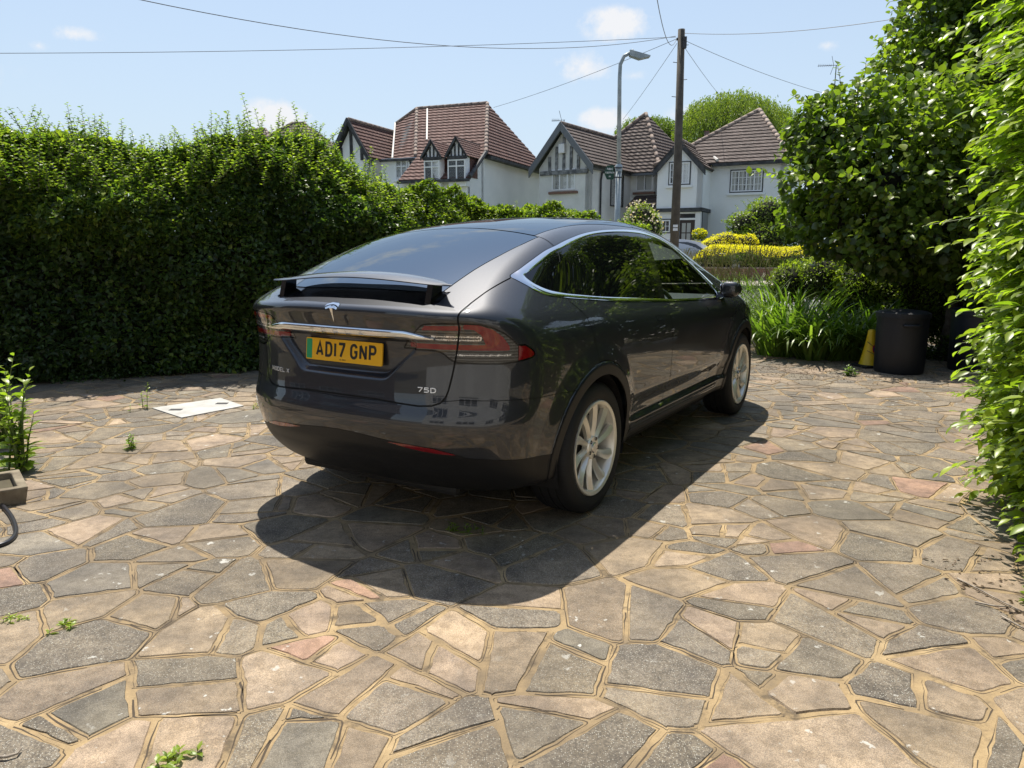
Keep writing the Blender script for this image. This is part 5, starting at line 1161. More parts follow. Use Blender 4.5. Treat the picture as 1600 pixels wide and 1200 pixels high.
def crown(name, label, cat, base, clumps, n, L, m, seed, ratio=.7, shape=4, trunk=None, droop=.15, hang=.0, hue0=.38, core=.72, group=None, up=.6, spray=0):
    """tree or shrub: leaves on and just inside lumpy clumps, plus limbs reaching into each"""
    r = np.random.default_rng(seed); root = empty(name, tuple(base), 0, label, cat, group); o = np.array(root.location)
    C = np.array([c[0] for c in clumps], float); R = np.array([c[1] for c in clumps], float); vol = (R[:, 0]*R[:, 2]); w = vol/vol.sum(); k = r.choice(len(C), n, p=w)
    d = unit(r.normal(size=(n, 3))); rad = 1-np.abs(r.exponential(.13, n)); P_ = C[k]+d*R[k]*np.clip(rad, .3, 1.05)[:, None]
    P_ += d*R[k]*(lump(P_, 2.6/np.mean(R)*.9, seed)*.16+lump(P_, 7/np.mean(R), seed+1)*.10)[:, None]
    gap = lump(P_, 5/np.mean(R), seed+3)+.6*lump(P_, 11/np.mean(R), seed+4); keep = (gap > -.75) & (P_[:, 2] > o[2]+.02); P_, d = P_[keep], d[keep]; n = len(P_)
    D = d*.6+r.normal(0, .6, (n, 3)); D[:, 2] -= .2+hang; N = d*.5+np.array([0, 0, up])+r.normal(0, .5, (n, 3))
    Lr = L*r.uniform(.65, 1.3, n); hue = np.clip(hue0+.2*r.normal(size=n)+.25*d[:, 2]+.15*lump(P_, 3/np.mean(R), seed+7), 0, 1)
    Ps, Ds, Ns, Ls, Ts = [P_-o], [D], [N], [Lr], [np.stack([hue, np.clip(r.normal(1, .16, n), .5, 1.6)], 1)]
    tw = MB()
    for i in range(spray):       # shoots that break the outline
        j = r.choice(len(C), p=w); dv = unit(r.normal(size=3)+np.array([0, 0, .5])); b = C[j]+dv*R[j]*.92; hh = r.uniform(2.5, 5.5)*L; nn = max(4, int(hh/(L*.40))); t = (np.arange(nn)+.5)/nn
        dv2 = unit(dv+np.array([0, 0, .4])+r.normal(0, .25, 3)); c = b+dv2*hh*t[:, None]-np.array([0, 0, .2])*hh*(t**2)[:, None]; an = r.random()*6.28+np.arange(nn)*2.4
        sd_ = unit(np.cross(dv2, [0.1, .2, 1.])); s2 = np.cross(dv2, sd_); dd = sd_*np.cos(an)[:, None]+s2*np.sin(an)[:, None]+dv2*.5
        Ps.append(c-o); Ds.append(dd); Ns.append(np.tile([0, 0, 1.], (nn, 1))+r.normal(0, .3, (nn, 3))); Ls.append(L*r.uniform(.6, 1.1, nn)); Ts.append(np.stack([np.clip(r.normal(hue0+.25, .15, nn), 0, 1), np.clip(r.normal(1.05, .15, nn), .5, 1.6)], 1))
        tw.tube([b-o-dv2*.2, c[nn//2]-o, c[-1]-o], [.05*L, .04*L, .02*L], 4, cap=False)
    Ls = np.concatenate(Ls); leafobj('crown', np.concatenate(Ps), np.concatenate(Ds), np.concatenate(Ns), Ls, Ls*ratio, np.concatenate(Ts), m, root, shape, droop=droop)
    if spray: tw.build('twigs', m_bark, root)
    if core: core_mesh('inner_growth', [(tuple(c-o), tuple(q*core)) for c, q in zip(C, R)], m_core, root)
    if trunk:
        mb = MB(); th = trunk; ctr = C.mean(0)-o
        top = np.array([ctr[0]*.6, ctr[1]*.6, (C[:, 2].min()-o[2])]); mb.tube([(0, 0, -.1), tuple(top*.5+np.array([.05, 0, 0])), tuple(top)], [th, th*.8, th*.65], 10)
        for c in C: e = c-o; mid = (top+e)/2+np.array([0, 0, -.1]); mb.tube([tuple(top), tuple(mid), tuple(e+unit(e-mid)*.3)], [th*.5, th*.33, th*.12], 6)
        mb.build('trunk', m_bark, root, True)
    return root
A3 = lambda px, py, Y: np.array(at(px, py, Y))
# ---- the tall hedge on the left and the lower one beyond it
zt_tall = lambda s: 2.80+.10*np.sin(s*9)+.09*np.sin(s*23+1)+.05*np.sin(s*51)-.12*s-.34*sst(.86, 1, s)
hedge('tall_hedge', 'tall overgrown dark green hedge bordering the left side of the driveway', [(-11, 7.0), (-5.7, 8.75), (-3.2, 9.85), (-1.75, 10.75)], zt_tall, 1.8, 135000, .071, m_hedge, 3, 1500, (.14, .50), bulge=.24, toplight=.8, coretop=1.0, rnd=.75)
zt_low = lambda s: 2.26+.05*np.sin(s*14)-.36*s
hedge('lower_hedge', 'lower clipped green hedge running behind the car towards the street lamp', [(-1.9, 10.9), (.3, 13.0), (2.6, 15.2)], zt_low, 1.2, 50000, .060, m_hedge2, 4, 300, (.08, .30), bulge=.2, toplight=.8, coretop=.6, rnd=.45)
hedge('boundary_hedge', 'dark hedge along the right boundary outside the picture, mirrored in the side of the car', [(7.2, 8.8), (6.2, 4), (5.6, -5)], lambda s: 2.75+.2*np.sin(s*11), 1.1, 26000, .085, m_hedge, 6, 120, (.2, .6), bulge=.3, coretop=.4)
# ---- big shrubby tree at the right with the taller one behind
cl_ = []
for (px, py, Y, r_) in ((1288, 205, 10.8, .55), (1330, 215, 10.6, .75), (1292, 285, 10.5, .60), (1318, 345, 10.2, .62), (1390, 290, 10.0, .9), (1390, 370, 9.8, .7), (1450, 220, 10.2, .9), (1470, 350, 9.6, .8), (1540, 260, 9.8, 1.0), (1540, 380, 9.5, .8), (1620, 320, 9.6, 1.1), (1620, 450, 9.4, .8), (1258, 335, 10.9, .40)):
    cl_.append((A3(px, py, Y), (r_, r_, r_*.85)))
for q_, r_ in (((7.3, 9.3, 5.3), 1.3), ((7.6, 9.2, 6.7), 1.25), ((6.9, 8.7, 4.3), .9), ((8.2, 8.2, 6.0), 1.3), ((7.2, 9.6, 7.9), 1.0)): cl_.append((np.array(q_), (r_, r_, r_*.9)))
crown('broadleaf_tree', 'spreading broadleaf tree with big dark leaves right of the white houses', 'tree', (6.0, 10.2, 0), cl_, 42000, .105, m_tree, 21, .80, 11, .10, spray=420, hue0=.42, core=.30)
cl_ = []
for (px, py, Y, r_) in ((1440, 130, 12.2, .8), (1480, 60, 12.5, .9), (1560, 100, 12, 1.2), (1550, -20, 12.5, 1.3), (1650, 60, 12, 1.5), (1480, -70, 12.8, .8), (1660, 200, 12, 1.4), (1600, -150, 13, 1.6)):
    cl_.append((A3(px, py, Y), (r_, r_, r_*.85)))
crown('tall_tree', 'taller leafy tree rising out of the top edge behind the broadleaf tree', 'tree', (8.2, 12.4, 0), cl_, 26000, .110, m_tree, 22, .80, 11, .14, spray=300, hue0=.45, core=.30)
for k, (q, lab) in enumerate((((8.5, -2.5), 'tree on the right boundary behind the photographer, mirrored in the car'), ((8.8, 5.2), 'tree over the right boundary beside the photographer, mirrored in the car'))):
    crown('boundary_tree', lab, 'tree', (q[0], q[1], 0), [(np.array([q[0]+dx, q[1]+dy, zz+k*1.7]), (rr, rr, rr*.8)) for dx, dy, zz, rr in ((0, 0, 4.2, 1.6), (-1.3, .9, 3.2, 1.2), (-.9, -1.5, 3.4, 1.3), (.3, 1.8, 3.6, 1.2), (-.2, -.2, 5.6, 1.1))], 7000, .17, m_tree, 120+k, .8, 4, .15, hue0=.4, core=.5)
# ---- the close bright bush on the right edge
def near_bush():
    r = np.random.default_rng(31); o = np.array([3.05, 3.35, 0]); root = empty('bright_bush', tuple(o), 0, 'bright green leafy bush close to the camera along the right edge', 'bush')
    Ps, Ds, Ns, Ls, Ts = [], [], [], [], []; tw = MB()
    ns = 1700
    for i in range(ns):
        z0 = r.uniform(.08, 3.3); y0 = r.uniform(2.75, 4.2); 
        edge = np.interp(z0, [0, .3, .7, 1.1, 1.5, 1.9, 2.3, 2.8, 3.3], [2.37, 2.27, 2.18, 2.15, 2.13, 2.08, 2.07, 2.09, 2.12])+.36*(y0-2.9)+r.exponential(.13)
        b = np.array([edge+.30, y0+r.normal(0, .05), z0]); hh = r.uniform(.22, .48)
        if r.random() < .06: hh *= 1.45
        az = r.normal(math.pi*1.03, .55); el = r.normal(.30, .35); dv = np.array([math.cos(az)*math.cos(el), math.sin(az)*math.cos(el), math.sin(el)]); nn = int(hh/.045)+3; t = (np.arange(nn)+.6)/nn
        c = b+dv*hh*t[:, None]-np.array([0, 0, .30])*hh*(t**2)[:, None]; tg = unit(np.gradient(c, axis=0)); side = unit(np.cross(tg, [0, 0, 1.])); sg = np.where(np.arange(nn) % 2, 1, -1)[:, None]
        for s_ in (1,):
            dd = tg*.75+side*sg*.75+np.array([0, 0, -.12])+r.normal(0, .18, (nn, 3)); Ps.append(c); Ds.append(dd); Ns.append(np.tile([0, 0, 1.], (nn, 1))+r.normal(0, .28, (nn, 3)))
            Ls.append(np.clip(r.normal(.100, .028, nn), .04, .16)*(1.0-.45*t**3)); Ts.append(np.stack([np.clip(r.normal(.36, .24, nn)+.35*t, 0, 1), np.clip(r.normal(1, .2, nn), .5, 1.5)], 1))
        tw.tube([b-o, c[nn//2]-o, c[-1]-o], [.0035, .0025, .0012], 4, cap=False)
    Ls = np.concatenate(Ls); leafobj('foliage', np.concatenate(Ps)-o, np.concatenate(Ds), np.concatenate(Ns), Ls, Ls*.42, np.concatenate(Ts), m_bush, root, 11, .35, .16)
    tw.build('shoots', mat('green_stem', (.10, .14, .03), .6), root)
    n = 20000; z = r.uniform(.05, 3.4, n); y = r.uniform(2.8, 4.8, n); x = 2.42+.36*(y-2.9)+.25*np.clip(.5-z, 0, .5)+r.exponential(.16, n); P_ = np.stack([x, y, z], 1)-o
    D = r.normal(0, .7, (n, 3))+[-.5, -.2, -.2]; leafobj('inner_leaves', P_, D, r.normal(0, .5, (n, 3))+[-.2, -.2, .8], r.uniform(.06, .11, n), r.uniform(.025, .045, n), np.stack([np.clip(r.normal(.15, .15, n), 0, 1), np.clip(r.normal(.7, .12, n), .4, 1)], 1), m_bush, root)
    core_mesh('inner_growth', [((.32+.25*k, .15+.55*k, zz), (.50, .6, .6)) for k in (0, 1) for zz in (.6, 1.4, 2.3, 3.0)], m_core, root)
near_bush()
# ---- strappy clump, seed stems and small shrubs by the street
def blades(name, label, cat, c, n, L, w, spread, m, seed, bend=1.15, hue=.5, group=None, tilt=.75, segs=8):
    r = np.random.default_rng(seed); V = []; F = []; T = []; o = np.array([c[0], c[1], float(gz(0, c[1]))])
    for i in range(n):
        a = r.random()*6.28; rad = spread*math.sqrt(r.random()); b = np.array([math.cos(a)*rad, math.sin(a)*rad*.7, 0]); l = L*r.uniform(.55, 1.15); az = a+r.normal(0, .7); ti = r.uniform(.05, tilt); bd = bend*r.uniform(.5, 1.3)
        p = b.copy(); th = ti; side = np.array([-math.sin(az), math.cos(az), 0]); hu = np.clip(r.normal(hue, .2), 0, 1); va = np.clip(r.normal(1, .15), .5, 1.5); b0 = len(V)
        for k in range(segs+1):
            t = k/segs; ww = w*(.55+.9*t)*(1-t)**.7*1.3+w*.04
            V += [p-side*ww/2, p+side*ww/2]; T += [(hu, va, 0)]*2
            th = ti+bd*t*t*1.7; p = p+np.array([math.cos(az)*math.sin(th), math.sin(az)*math.sin(th), math.cos(th)])*l/segs; p[2] = max(p[2], .01)
        F += [(b0+2*k, b0+2*k+1, b0+2*k+3, b0+2*k+2) for k in range(segs)]
    root = empty(name, tuple(o), 0, label, cat, group); npmesh('blades', np.array(V), np.array(F), m, root, True, col=np.array(T)); return root
for i, (px, py, Y, n, L, w, sp, lab) in enumerate(((1222, 545, 10.3, 280, .92, .042, .34, 'clump of arching strap leaves nearest the front wheel of the car'), (1282, 552, 9.9, 280, .88, .042, .32, 'middle clump of arching strap leaves between the car and the bin'),
                                        (1330, 545, 9.9, 250, .90, .040, .28, 'clump of arching strap leaves beside the yellow cone'), (1240, 500, 11.2, 340, 1.3, .030, .45, 'taller clump of strap leaves behind the others by the car'), (1375, 500, 10.6, 220, 1.05, .030, .4, 'shaded clump of strap leaves behind the black bin'))):
    q = A3(px, py, Y); blades('strap_leaf_plant', lab, 'plant', q, n, L, w, sp, m_blade, 40+i, group='strap leaved plants by the drive mouth', hue=(.55, .5, .35, .45, .2)[i])
def seed_stems(c, n, seed, label):
    r = np.random.default_rng(seed); o = np.array([c[0], c[1], float(gz(0, c[1]))]); root = empty('seed_grass', tuple(o), 0, label, 'grass'); P_, T = [], []; mb = MB(); Ls = []; D = []
    for i in range(n):
        a = r.random()*6.28; b = np.array([r.normal(0, .45), r.normal(0, .3), 0]); h = r.uniform(1.15, 1.75); az = r.normal(math.pi, 1.0); lean = r.uniform(.08, .30)
        pts = [b+np.array([math.cos(az)*lean*t**2*h*1.2, math.sin(az)*lean*t**2*h, h*(t-.10*t**3)]) for t in (0, .4, .75, 1)]; tip = pts[-1]; dn = [tip+np.array([math.cos(az)*.07, math.sin(az)*.07, .01]), tip+np.array([math.cos(az)*.11, math.sin(az)*.11, -.09]), tip+np.array([math.cos(az)*.12, math.sin(az)*.12, -.20])]
        mb.tube(pts+dn[:1], .0028, 3, cap=False); mb.tube(dn, [.004, .0075, .004], 4, cap=False)
        for k in range(3):
            ba = r.random()*6.28; P_.append(b+np.array([0, 0, .1+.3*k])); D.append([math.cos(ba)*.6, math.sin(ba)*.6, .9]); Ls.append(r.uniform(.3, .55))
    V0 = np.array(mb.v); npmesh('stems', V0, mb.f, m_straw, root, True, col=np.tile([[.5, 1, 0]], (len(V0), 1))); Ls = np.array(Ls); leafobj('leaf_blades', np.array(P_), np.array(D), np.tile([0, 0, 1.], (len(P_), 1)), Ls, Ls*.03, np.tile([[.5, 1.]], (len(P_), 1)), m_blade, root, 11)
seed_stems(A3(1172, 470, 12.2), 120, 51, 'tall thin grass with drooping seed heads in front of the yellow topped hedge'); 
seed_stems(A3(1118, 455, 13.6), 34, 52, 'sparse drooping seed stems just above the car door mirror')
cs = [(A3(px, py, Y), (r_, r_, r_*.8)) for (px, py, Y, r_) in ((1240, 440, 12.0, .42), (1290, 432, 11.6, .48), (1350, 440, 11.2, .50), (1420, 445, 10.8, .55), (1480, 455, 10.4, .5), (1540, 470, 10.2, .5), (1330, 480, 11.4, .45), (1430, 490, 11, .5), (1520, 520, 10.4, .5))]
crown('small_leaved_shrub', 'dense small leaved green shrub above the strap leaved plants', 'shrub', (5.4, 11.2, 0), cs, 36000, .045, m_hedge2, 61, .5, hue0=.62, core=.8, spray=60)
cs = [(A3(px, py, Y), (r_, r_*.8, r_*.6)) for (px, py, Y, r_) in ((1500, 560, 9.9, .5), (1455, 575, 10.0, .35), (1560, 600, 9.6, .5), (1410, 500, 10.6, .5))]
crown('shaded_undergrowth', 'dark leafy undergrowth behind the two bins', 'shrub', (6.6, 9.9, 0), cs, 9000, .05, m_tree, 62, .6, hue0=.1, core=.8)
# ---- across the road
def yellow_hedge():
    r = np.random.default_rng(71); a0, a1 = A3(1086, 420, 27.9), A3(1215, 420, 27.9); L_ = a1[0]-a0[0]+6; o = np.array([a0[0], 28.4, float(gz(0, 28.4))]); root = empty('golden_hedge', tuple(o), 0, 'clipped rounded hedge with bright yellow top across the road', 'hedge'); n = 26000
    u = r.random(n)*L_; a = r.random(n)*math.pi*1.2-.25; w, H = .75, .62; edge = np.clip(np.minimum(u/.7, 1), .05, 1)**.5; P_ = np.stack([u, -np.cos(a)*w*edge, .72+np.maximum(-.35, np.sin(a))*H*edge+.10*lump(np.stack([u, a, a], 1), 2, 5)], 1)
    Nn = np.stack([0*u-.2*(u < .5), -np.cos(a), np.sin(a)], 1); P_ += Nn*r.normal(0, .03, n)[:, None]; hue = r.random(n); top = (np.sin(a) > .45+.2*lump(P_, 4, 8)) 
    D = Nn*.6+r.normal(0, .6, (n, 3)); leafobj('golden_foliage', P_[top], D[top], Nn[top]+r.normal(0, .4, (top.sum(), 3)), .05, .04, np.stack([hue, 0*hue+1], 1)[top], m_gold, root)
    b = ~top; leafobj('green_foliage', P_[b], D[b], Nn[b]+r.normal(0, .4, (b.sum(), 3)), .05, .04, np.stack([hue*.6, 0*hue+.9], 1)[b], m_hedge2, root)
    V = []; F = []; K = 12
    for i, u_ in enumerate((.3, L_)): V += [(u_, -math.cos(q)*.62, .68+math.sin(q)*.50) for q in np.linspace(-.4, math.pi+.4, K)]
    MB().add(V, [(i, i+1, K+i+1, K+i) for i in range(K-1)]+[tuple(range(K)), tuple(range(2*K-1, K-1, -1)), (K-1, 0, K, 2*K-1)]).build('inner_growth', m_core, root)  # added dark core that stops light passing through the hedge
    wl = empty('garden_wall', (a0[0]-.1, 27.75, float(gz(0, 27.75))), 0, 'low brick garden wall under the yellow topped hedge', 'wall'); MB().box(0, L_, -.11, .11, -.2, .52).build('brickwork', m_brick, wl); mb = MB(); x = -.03
    while x < L_: mb.bbox(x, x+.44, -.15, .15, .521, .58, .01); x += .45
    mb.build('coping', m_ridge, wl)
yellow_hedge()
crown('front_garden_bush', 'rounded green bush against the right white house above the yellow topped hedge', 'bush', tuple(A3(1190, 420, 31)*[1, 1, 0]+[0, 0, .33]), [(A3(1165, 350, 31), (.75, .8, .6)), (A3(1200, 335, 31), (1.0, .9, .7)), (A3(1190, 372, 30.5), (1.1, .8, .7)), (A3(1235, 350, 31), (1.1, .9, .9))], 9000, .11, m_hedge2, 81, .6, hue0=.45, core=.8, spray=60)
crown('golden_shrub', 'second yellow shrub behind the left end of the clipped hedge', 'shrub', tuple(A3(1125, 400, 29.8)*[1, 1, 0]+[0, 0, .32]), [(A3(1118, 384, 29.2), (.7, .5, .32)), (A3(1136, 378, 29.4), (.8, .5, .38)), (A3(1158, 380, 29.4), (.8, .5, .38))], 5500, .06, m_gold, 82, .7, core=.8, hue0=.3)
rb_ = crown('flowering_shrub', 'pale pink flowering shrub beside the end of the lower hedge', 'shrub', tuple(A3(1003, 400, 25.5)*[1, 1, 0]+[0, 0, .2]), [(A3(1000, 345, 25.5), (.55, .5, .6)), (A3(1012, 355, 25.5), (.5, .5, .6)), (A3(995, 375, 25.5), (.6, .5, .7))], 4200, .075, m_hedge2, 83, .6, hue0=.5, core=.8)
r = np.random.default_rng(5); fc = []
for c, rr_ in ((A3(1000, 340, 25.5), .6), (A3(1012, 352, 25.5), .5)): d = unit(r.normal(size=(160, 3))); fc.append(c+d*rr_)
fc = np.concatenate(fc)-np.array(rb_.location); leafobj('blossom', fc, r.normal(size=fc.shape), r.normal(size=fc.shape), .085, .085, np.stack([r.random(len(fc)), 1+0*fc[:, 0]], 1), leafmat('pale_blossom', (.55, .38, .34), (.62, .52, .46), (.70, .64, .58), .3, .6), rb_)
def willow(label, px, py, Y, rx, rz, n, seed, hue):
    r = np.random.default_rng(seed); c = A3(px, py, Y); g = float(gz(0, Y)); o = np.array([c[0], c[1], g]); root = empty('willow_tree', tuple(o), 0, label, 'tree'); Ps, Ds = [], []
    for i in range(n):
        d = unit(r.normal(size=3)+np.array([0, -.2, .25])); b = c+d*np.array([rx, rx*.8, rz])*(.85+.25*r.random())*(1+.12*lump((c+d*rx)[None], 1.2, seed)[0]); l = r.uniform(.8, 2.2); k = 16; t = np.arange(k)/k
        Ps.append(b+np.stack([d[0]*.25*t, d[1]*.25*t, -l*t**1.2], 1)+r.normal(0, .05, (k, 3))-o); Ds.append(np.tile([d[0]*.3, d[1]*.3, -1], (k, 1))+r.normal(0, .5, (k, 3)))
    P_ = np.concatenate(Ps); nn = len(P_); leafobj('crown', P_, np.concatenate(Ds), r.normal(0, .6, (nn, 3))+[0, -.5, .5], r.uniform(.14, .26, nn), .06, np.stack([np.clip(r.normal(hue, .2, nn), 0, 1), np.clip(r.normal(1, .12, nn), .6, 1.4)], 1), m_willow, root)
    core_mesh('inner_growth', [((0, 0, c[2]-g-.2), (rx*.72, rx*.6, rz*.72))], mat('willow_shade', (.035, .05, .018), 1), root)
    MB().tube([(0, 0, -.1), (.1, 0, (c[2]-g)*.5), (0, 0, c[2]-g)], [.4, .32, .2], 10).build('trunk', m_bark, root, True)
willow('pale green weeping willow rising behind the right white house', 1150, 200, 52, 3.6, 2.2, 2600, 91, .6)
willow('smaller pale tree top showing between the brown roofs', 1012, 208, 56, 2.3, 1.3, 1000, 92, .35)
# ---- small plants in the paving
def weed(name, label, x, y, stems, h, L, m, seed, hue=.5, cat='weed'):
    r = np.random.default_rng(seed); root = empty(name, (x, y, 0), 0, label, cat); Ps, Ds, Ns, Ls = [], [], [], []; mb = MB()
    for i in range(stems):
        az = r.random()*6.28; ln_ = r.uniform(.05, .35); hh = h*r.uniform(.55, 1); n = max(5, int(hh/(L*.33))); t = (np.arange(n)+.7)/n; b = np.array([r.normal(0, .025), r.normal(0, .025), 0])
        c = b+np.stack([math.cos(az)*ln_*hh*t**1.5, math.sin(az)*ln_*hh*t**1.5, hh*t], 1); an = np.arange(n)*2.4+r.random()*6; Ps.append(c); Ds.append(np.stack([np.cos(an), np.sin(an), .25+.5*t], 1)); Ns.append(np.tile([0, 0, 1.], (n, 1))+r.normal(0, .25, (n, 3))); Ls.append(L*(1.15-.6*t)*r.uniform(.8, 1.2, n))
        mb.tube([b, c[n//2], c[-1]], [.004*h/.4+.001, .003*h/.4+.001, .0012], 5, cap=False)
    Ls = np.concatenate(Ls); n = len(Ls); leafobj('leaves', np.concatenate(Ps), np.concatenate(Ds), np.concatenate(Ns), Ls, Ls*.42, np.stack([np.clip(r.normal(hue, .18, n), 0, 1), np.clip(r.normal(1, .1, n), .6, 1.3)], 1), m, root, 11, .3, .25); mb.build('stems', MATS['green_stem'], root); return root
g = on_ground(35, 738); weed('tall_weed', 'tall bright green weed growing beside the concrete trough', g.x, g.y, 12, .66, .12, m_bush, 101, .6)
g = on_ground(12, 700); weed('leafy_weed', 'paler leafy weed cut by the left edge behind the tall weed', g.x, g.y, 9, .74, .13, m_bush, 102, .45)
g = on_ground(226, 641); weed('seedling', 'taller upright seedling left of the white cover', g.x, g.y, 2, .24, .05, m_bush, 103, .4)
g = on_ground(204, 645); weed('seedling', 'tiny seedling next to the taller one by the white cover', g.x, g.y, 1, .10, .035, m_bush, 104, .4)
g = on_ground(207, 704); weed('low_weed', 'low spreading weed in a joint in front of the white cover', g.x, g.y, 9, .12, .05, m_bush, 105, .35)
g = on_ground(712, 832); weed('low_weed', 'small weed in the car shadow, the left one of two', g.x, g.y, 7, .06, .028, m_bush, 106, .2)
g = on_ground(742, 834); weed('low_weed', 'small weed in the car shadow, the right one of two', g.x, g.y, 6, .05, .026, m_bush, 107, .2)
g = on_ground(110, 983); weed('low_weed', 'tiny pale weed beside the broad pink slab at lower left', g.x, g.y, 6, .025, .03, m_bush, 108, .7)
g = on_ground(25, 972); weed('low_weed', 'moss like weed near the left edge of the paving', g.x, g.y, 7, .02, .022, m_bush, 109, .8)
g = on_ground(398, 640); weed('low_weed', 'tiny bright weed close to the car rear bumper corner', g.x, g.y, 5, .05, .025, m_bush, 110, .7)
g = on_ground(1328, 586); weed('grass_tuft', 'small grass tuft on the paving in front of the yellow cone', g.x, g.y, 12, .13, .07, m_blade, 111, .5)
g = on_ground(280, 1196); weed('low_weed', 'small weed at the bottom edge of the photo', g.x, g.y, 6, .03, .04, m_bush, 112, .6)
g = on_ground(1585, 950); weed('ground_shrub', 'low small leaved growth under the bright bush', g.x+.12, g.y, 26, .22, .035, m_bush, 113, .25)
# ivy and litter along the foot of the tall hedge
r = np.random.default_rng(8); n = 9000; s = r.random(n); x = -8+7.0*s; y = 8.05+(x+5.7)*.46-.12+r.normal(0, .16, n); z = np.abs(r.normal(0, .07, n))+.01
setprops(leafobj('ground_ivy', np.stack([x, y, z], 1), r.normal(0, 1, (n, 3))+[0, -.5, 0], r.normal(0, .4, (n, 3))+[0, -.3, 1], r.uniform(.03, .055, n), r.uniform(.025, .045, n), np.stack([r.random(n)*.5, r.uniform(.7, 1.1, n)], 1), m_hedge), 'low ivy and leaves along the foot of the tall hedge', 'ground cover', kind='stuff')
n = 1500; k = r.random(n); x = np.where(k < .5, r.normal(3.9, .7, n), r.uniform(2.2, 5.8, n)); y = np.where(k < .5, r.normal(8.6, .35, n), r.normal(9.2, .4, n))
x2 = r.uniform(1.95, 2.6, 240); y2 = r.uniform(2.2, 3.3, 240); x = np.r_[x, x2]; y = np.r_[y, y2]; n = len(x)
setprops(leafobj('leaf_litter', np.stack([x, y, np.full(n, .009)], 1), np.stack([r.normal(size=n), r.normal(size=n), r.normal(0, .12, n)], 1), r.normal(0, .2, (n, 3))+[0, 0, 1], r.uniform(.012, .035, n), r.uniform(.006, .018, n), np.stack([r.random(n), r.uniform(.5, 1.1, n)], 1), leafmat('dead_leaf', (.05, .03, .015), (.10, .06, .03), (.20, .13, .06), .1, .8)), 'dead leaf litter scattered on the paving', 'litter', kind='stuff')
# ================================================================ street and garden things
m_pole = mottle(mat('weathered_pole', (.08, .068, .052), .9), (.05, .042, .033), (.105, .09, .07), 3, .3, .7); m_galv = mottle(mat('galvanised', (.30, .34, .35), .5, .35), (.24, .28, .29), (.36, .40, .41), 3)
m_iron = mat('dark_metal', (.03, .03, .033), .55)
def vert(px_t, py_t, px_b, py_b, Y):
    return at(px_t, py_t, Y)
top = at(1063, 45, 26.4); b = Vector((at(1052, 400, 26.4).x, 26.4, float(gz(0, 26.4))))
tp = empty('telegraph_pole', tuple(b), 0, 'brown wooden telegraph pole standing in front of the right white house', 'pole'); Hp = top.z-b.z
MB().tube([(0, 0, -.2), (.01, 0, Hp*.5), (top.x-b.x, 0, Hp)], [.165, .14, .115], 14).build('pole_shaft', m_pole, tp, True)
tx = top.x-b.x
MB().box(tx+.02, tx+.16, -.16, .0, Hp-.62, Hp-.26).build('junction_box', m_iron, tp)
mb = MB()
for k in range(7): z = Hp-.5-k*.55; mb.tube([(tx*.9+(-.11 if k % 2 else .11), 0, z), (tx*.9+(-.25 if k % 2 else .25), -.02, z+.01)], .012, 5)
mb.build('step_iron', m_iron, tp)
mb = MB()
for a in range(4): mb.lathe([(.0, 0), (.03, .0), (.035, .04), (.02, .08), (.0, .08)], 8, 2, (tx+.16*math.cos(a*1.57+.4), .16*math.sin(a*1.57+.4), Hp-.30-.03*a))
mb.build('insulator', m_iron, tp)
q0 = at(1052, 352, 26.2); MB().box(-.10, .06, -.19, -.165, q0.z-b.z-.05, q0.z-b.z+.04).box(-.10, .06, -.19, -.165, q0.z-b.z-.17, q0.z-b.z-.08).build('warning_plate', m_wfr, tp)
lb = Vector((at(962, 400, 24.9).x, 24.9, float(gz(0, 24.9)))); lt = at(967, 82, 24.9); Hl = lt.z-lb.z; dx = lt.x-lb.x
sl = empty('street_lamp', tuple(lb), 0, 'slim grey street lamp with a drooping flat head left of the telegraph pole', 'street lamp')
qs = at(960, 262, 24.9).z-lb.z
MB().tube([(0, 0, -.1), (.01, 0, qs)], [.10, .095], 14).build('lower_column', m_galv, sl, True)
mb = MB().tube([(.01, 0, qs-.02), (dx*.8, 0, Hl-.75), (dx+.02, 0, Hl-.35), (dx+.13, 0, Hl-.10), (dx+.33, 0, Hl-.0)], [.075, .062, .06, .058, .055], 12); mb.lathe([(.11, -.12), (.12, .08), (.07, .12)], 14, 2, (.01, 0, qs)); mb.build('upper_column', m_galv, sl, True)
mb = MB(); mb.add([(dx+.30, -.12, Hl+.07), (dx+.30, .12, Hl+.07), (dx+.30, .12, Hl-.10), (dx+.30, -.12, Hl-.10), (dx+.95, -.14, Hl-.10), (dx+.95, .14, Hl-.10), (dx+.95, .14, Hl-.13), (dx+.95, -.14, Hl-.13), (dx+.62, -.15, Hl-.20), (dx+.62, .15, Hl-.20), (dx+.45, -.14, Hl+.03), (dx+.45, .14, Hl+.03)],
   [(0, 1, 2, 3), (10, 4, 5, 11), (0, 10, 11, 1), (4, 7, 6, 5), (3, 2, 9, 8), (8, 9, 6, 7), (0, 3, 8, 10), (10, 8, 7, 4), (1, 11, 9, 2), (11, 5, 6, 9)])
lh = mb.build('lamp_head', m_galv, sl); MB().lathe([(0, 0), (.035, 0), (.035, .05), (0, .07)], 10, 2, (dx+.40, 0, Hl+.05)).build('light_sensor', m_wfr, lh)
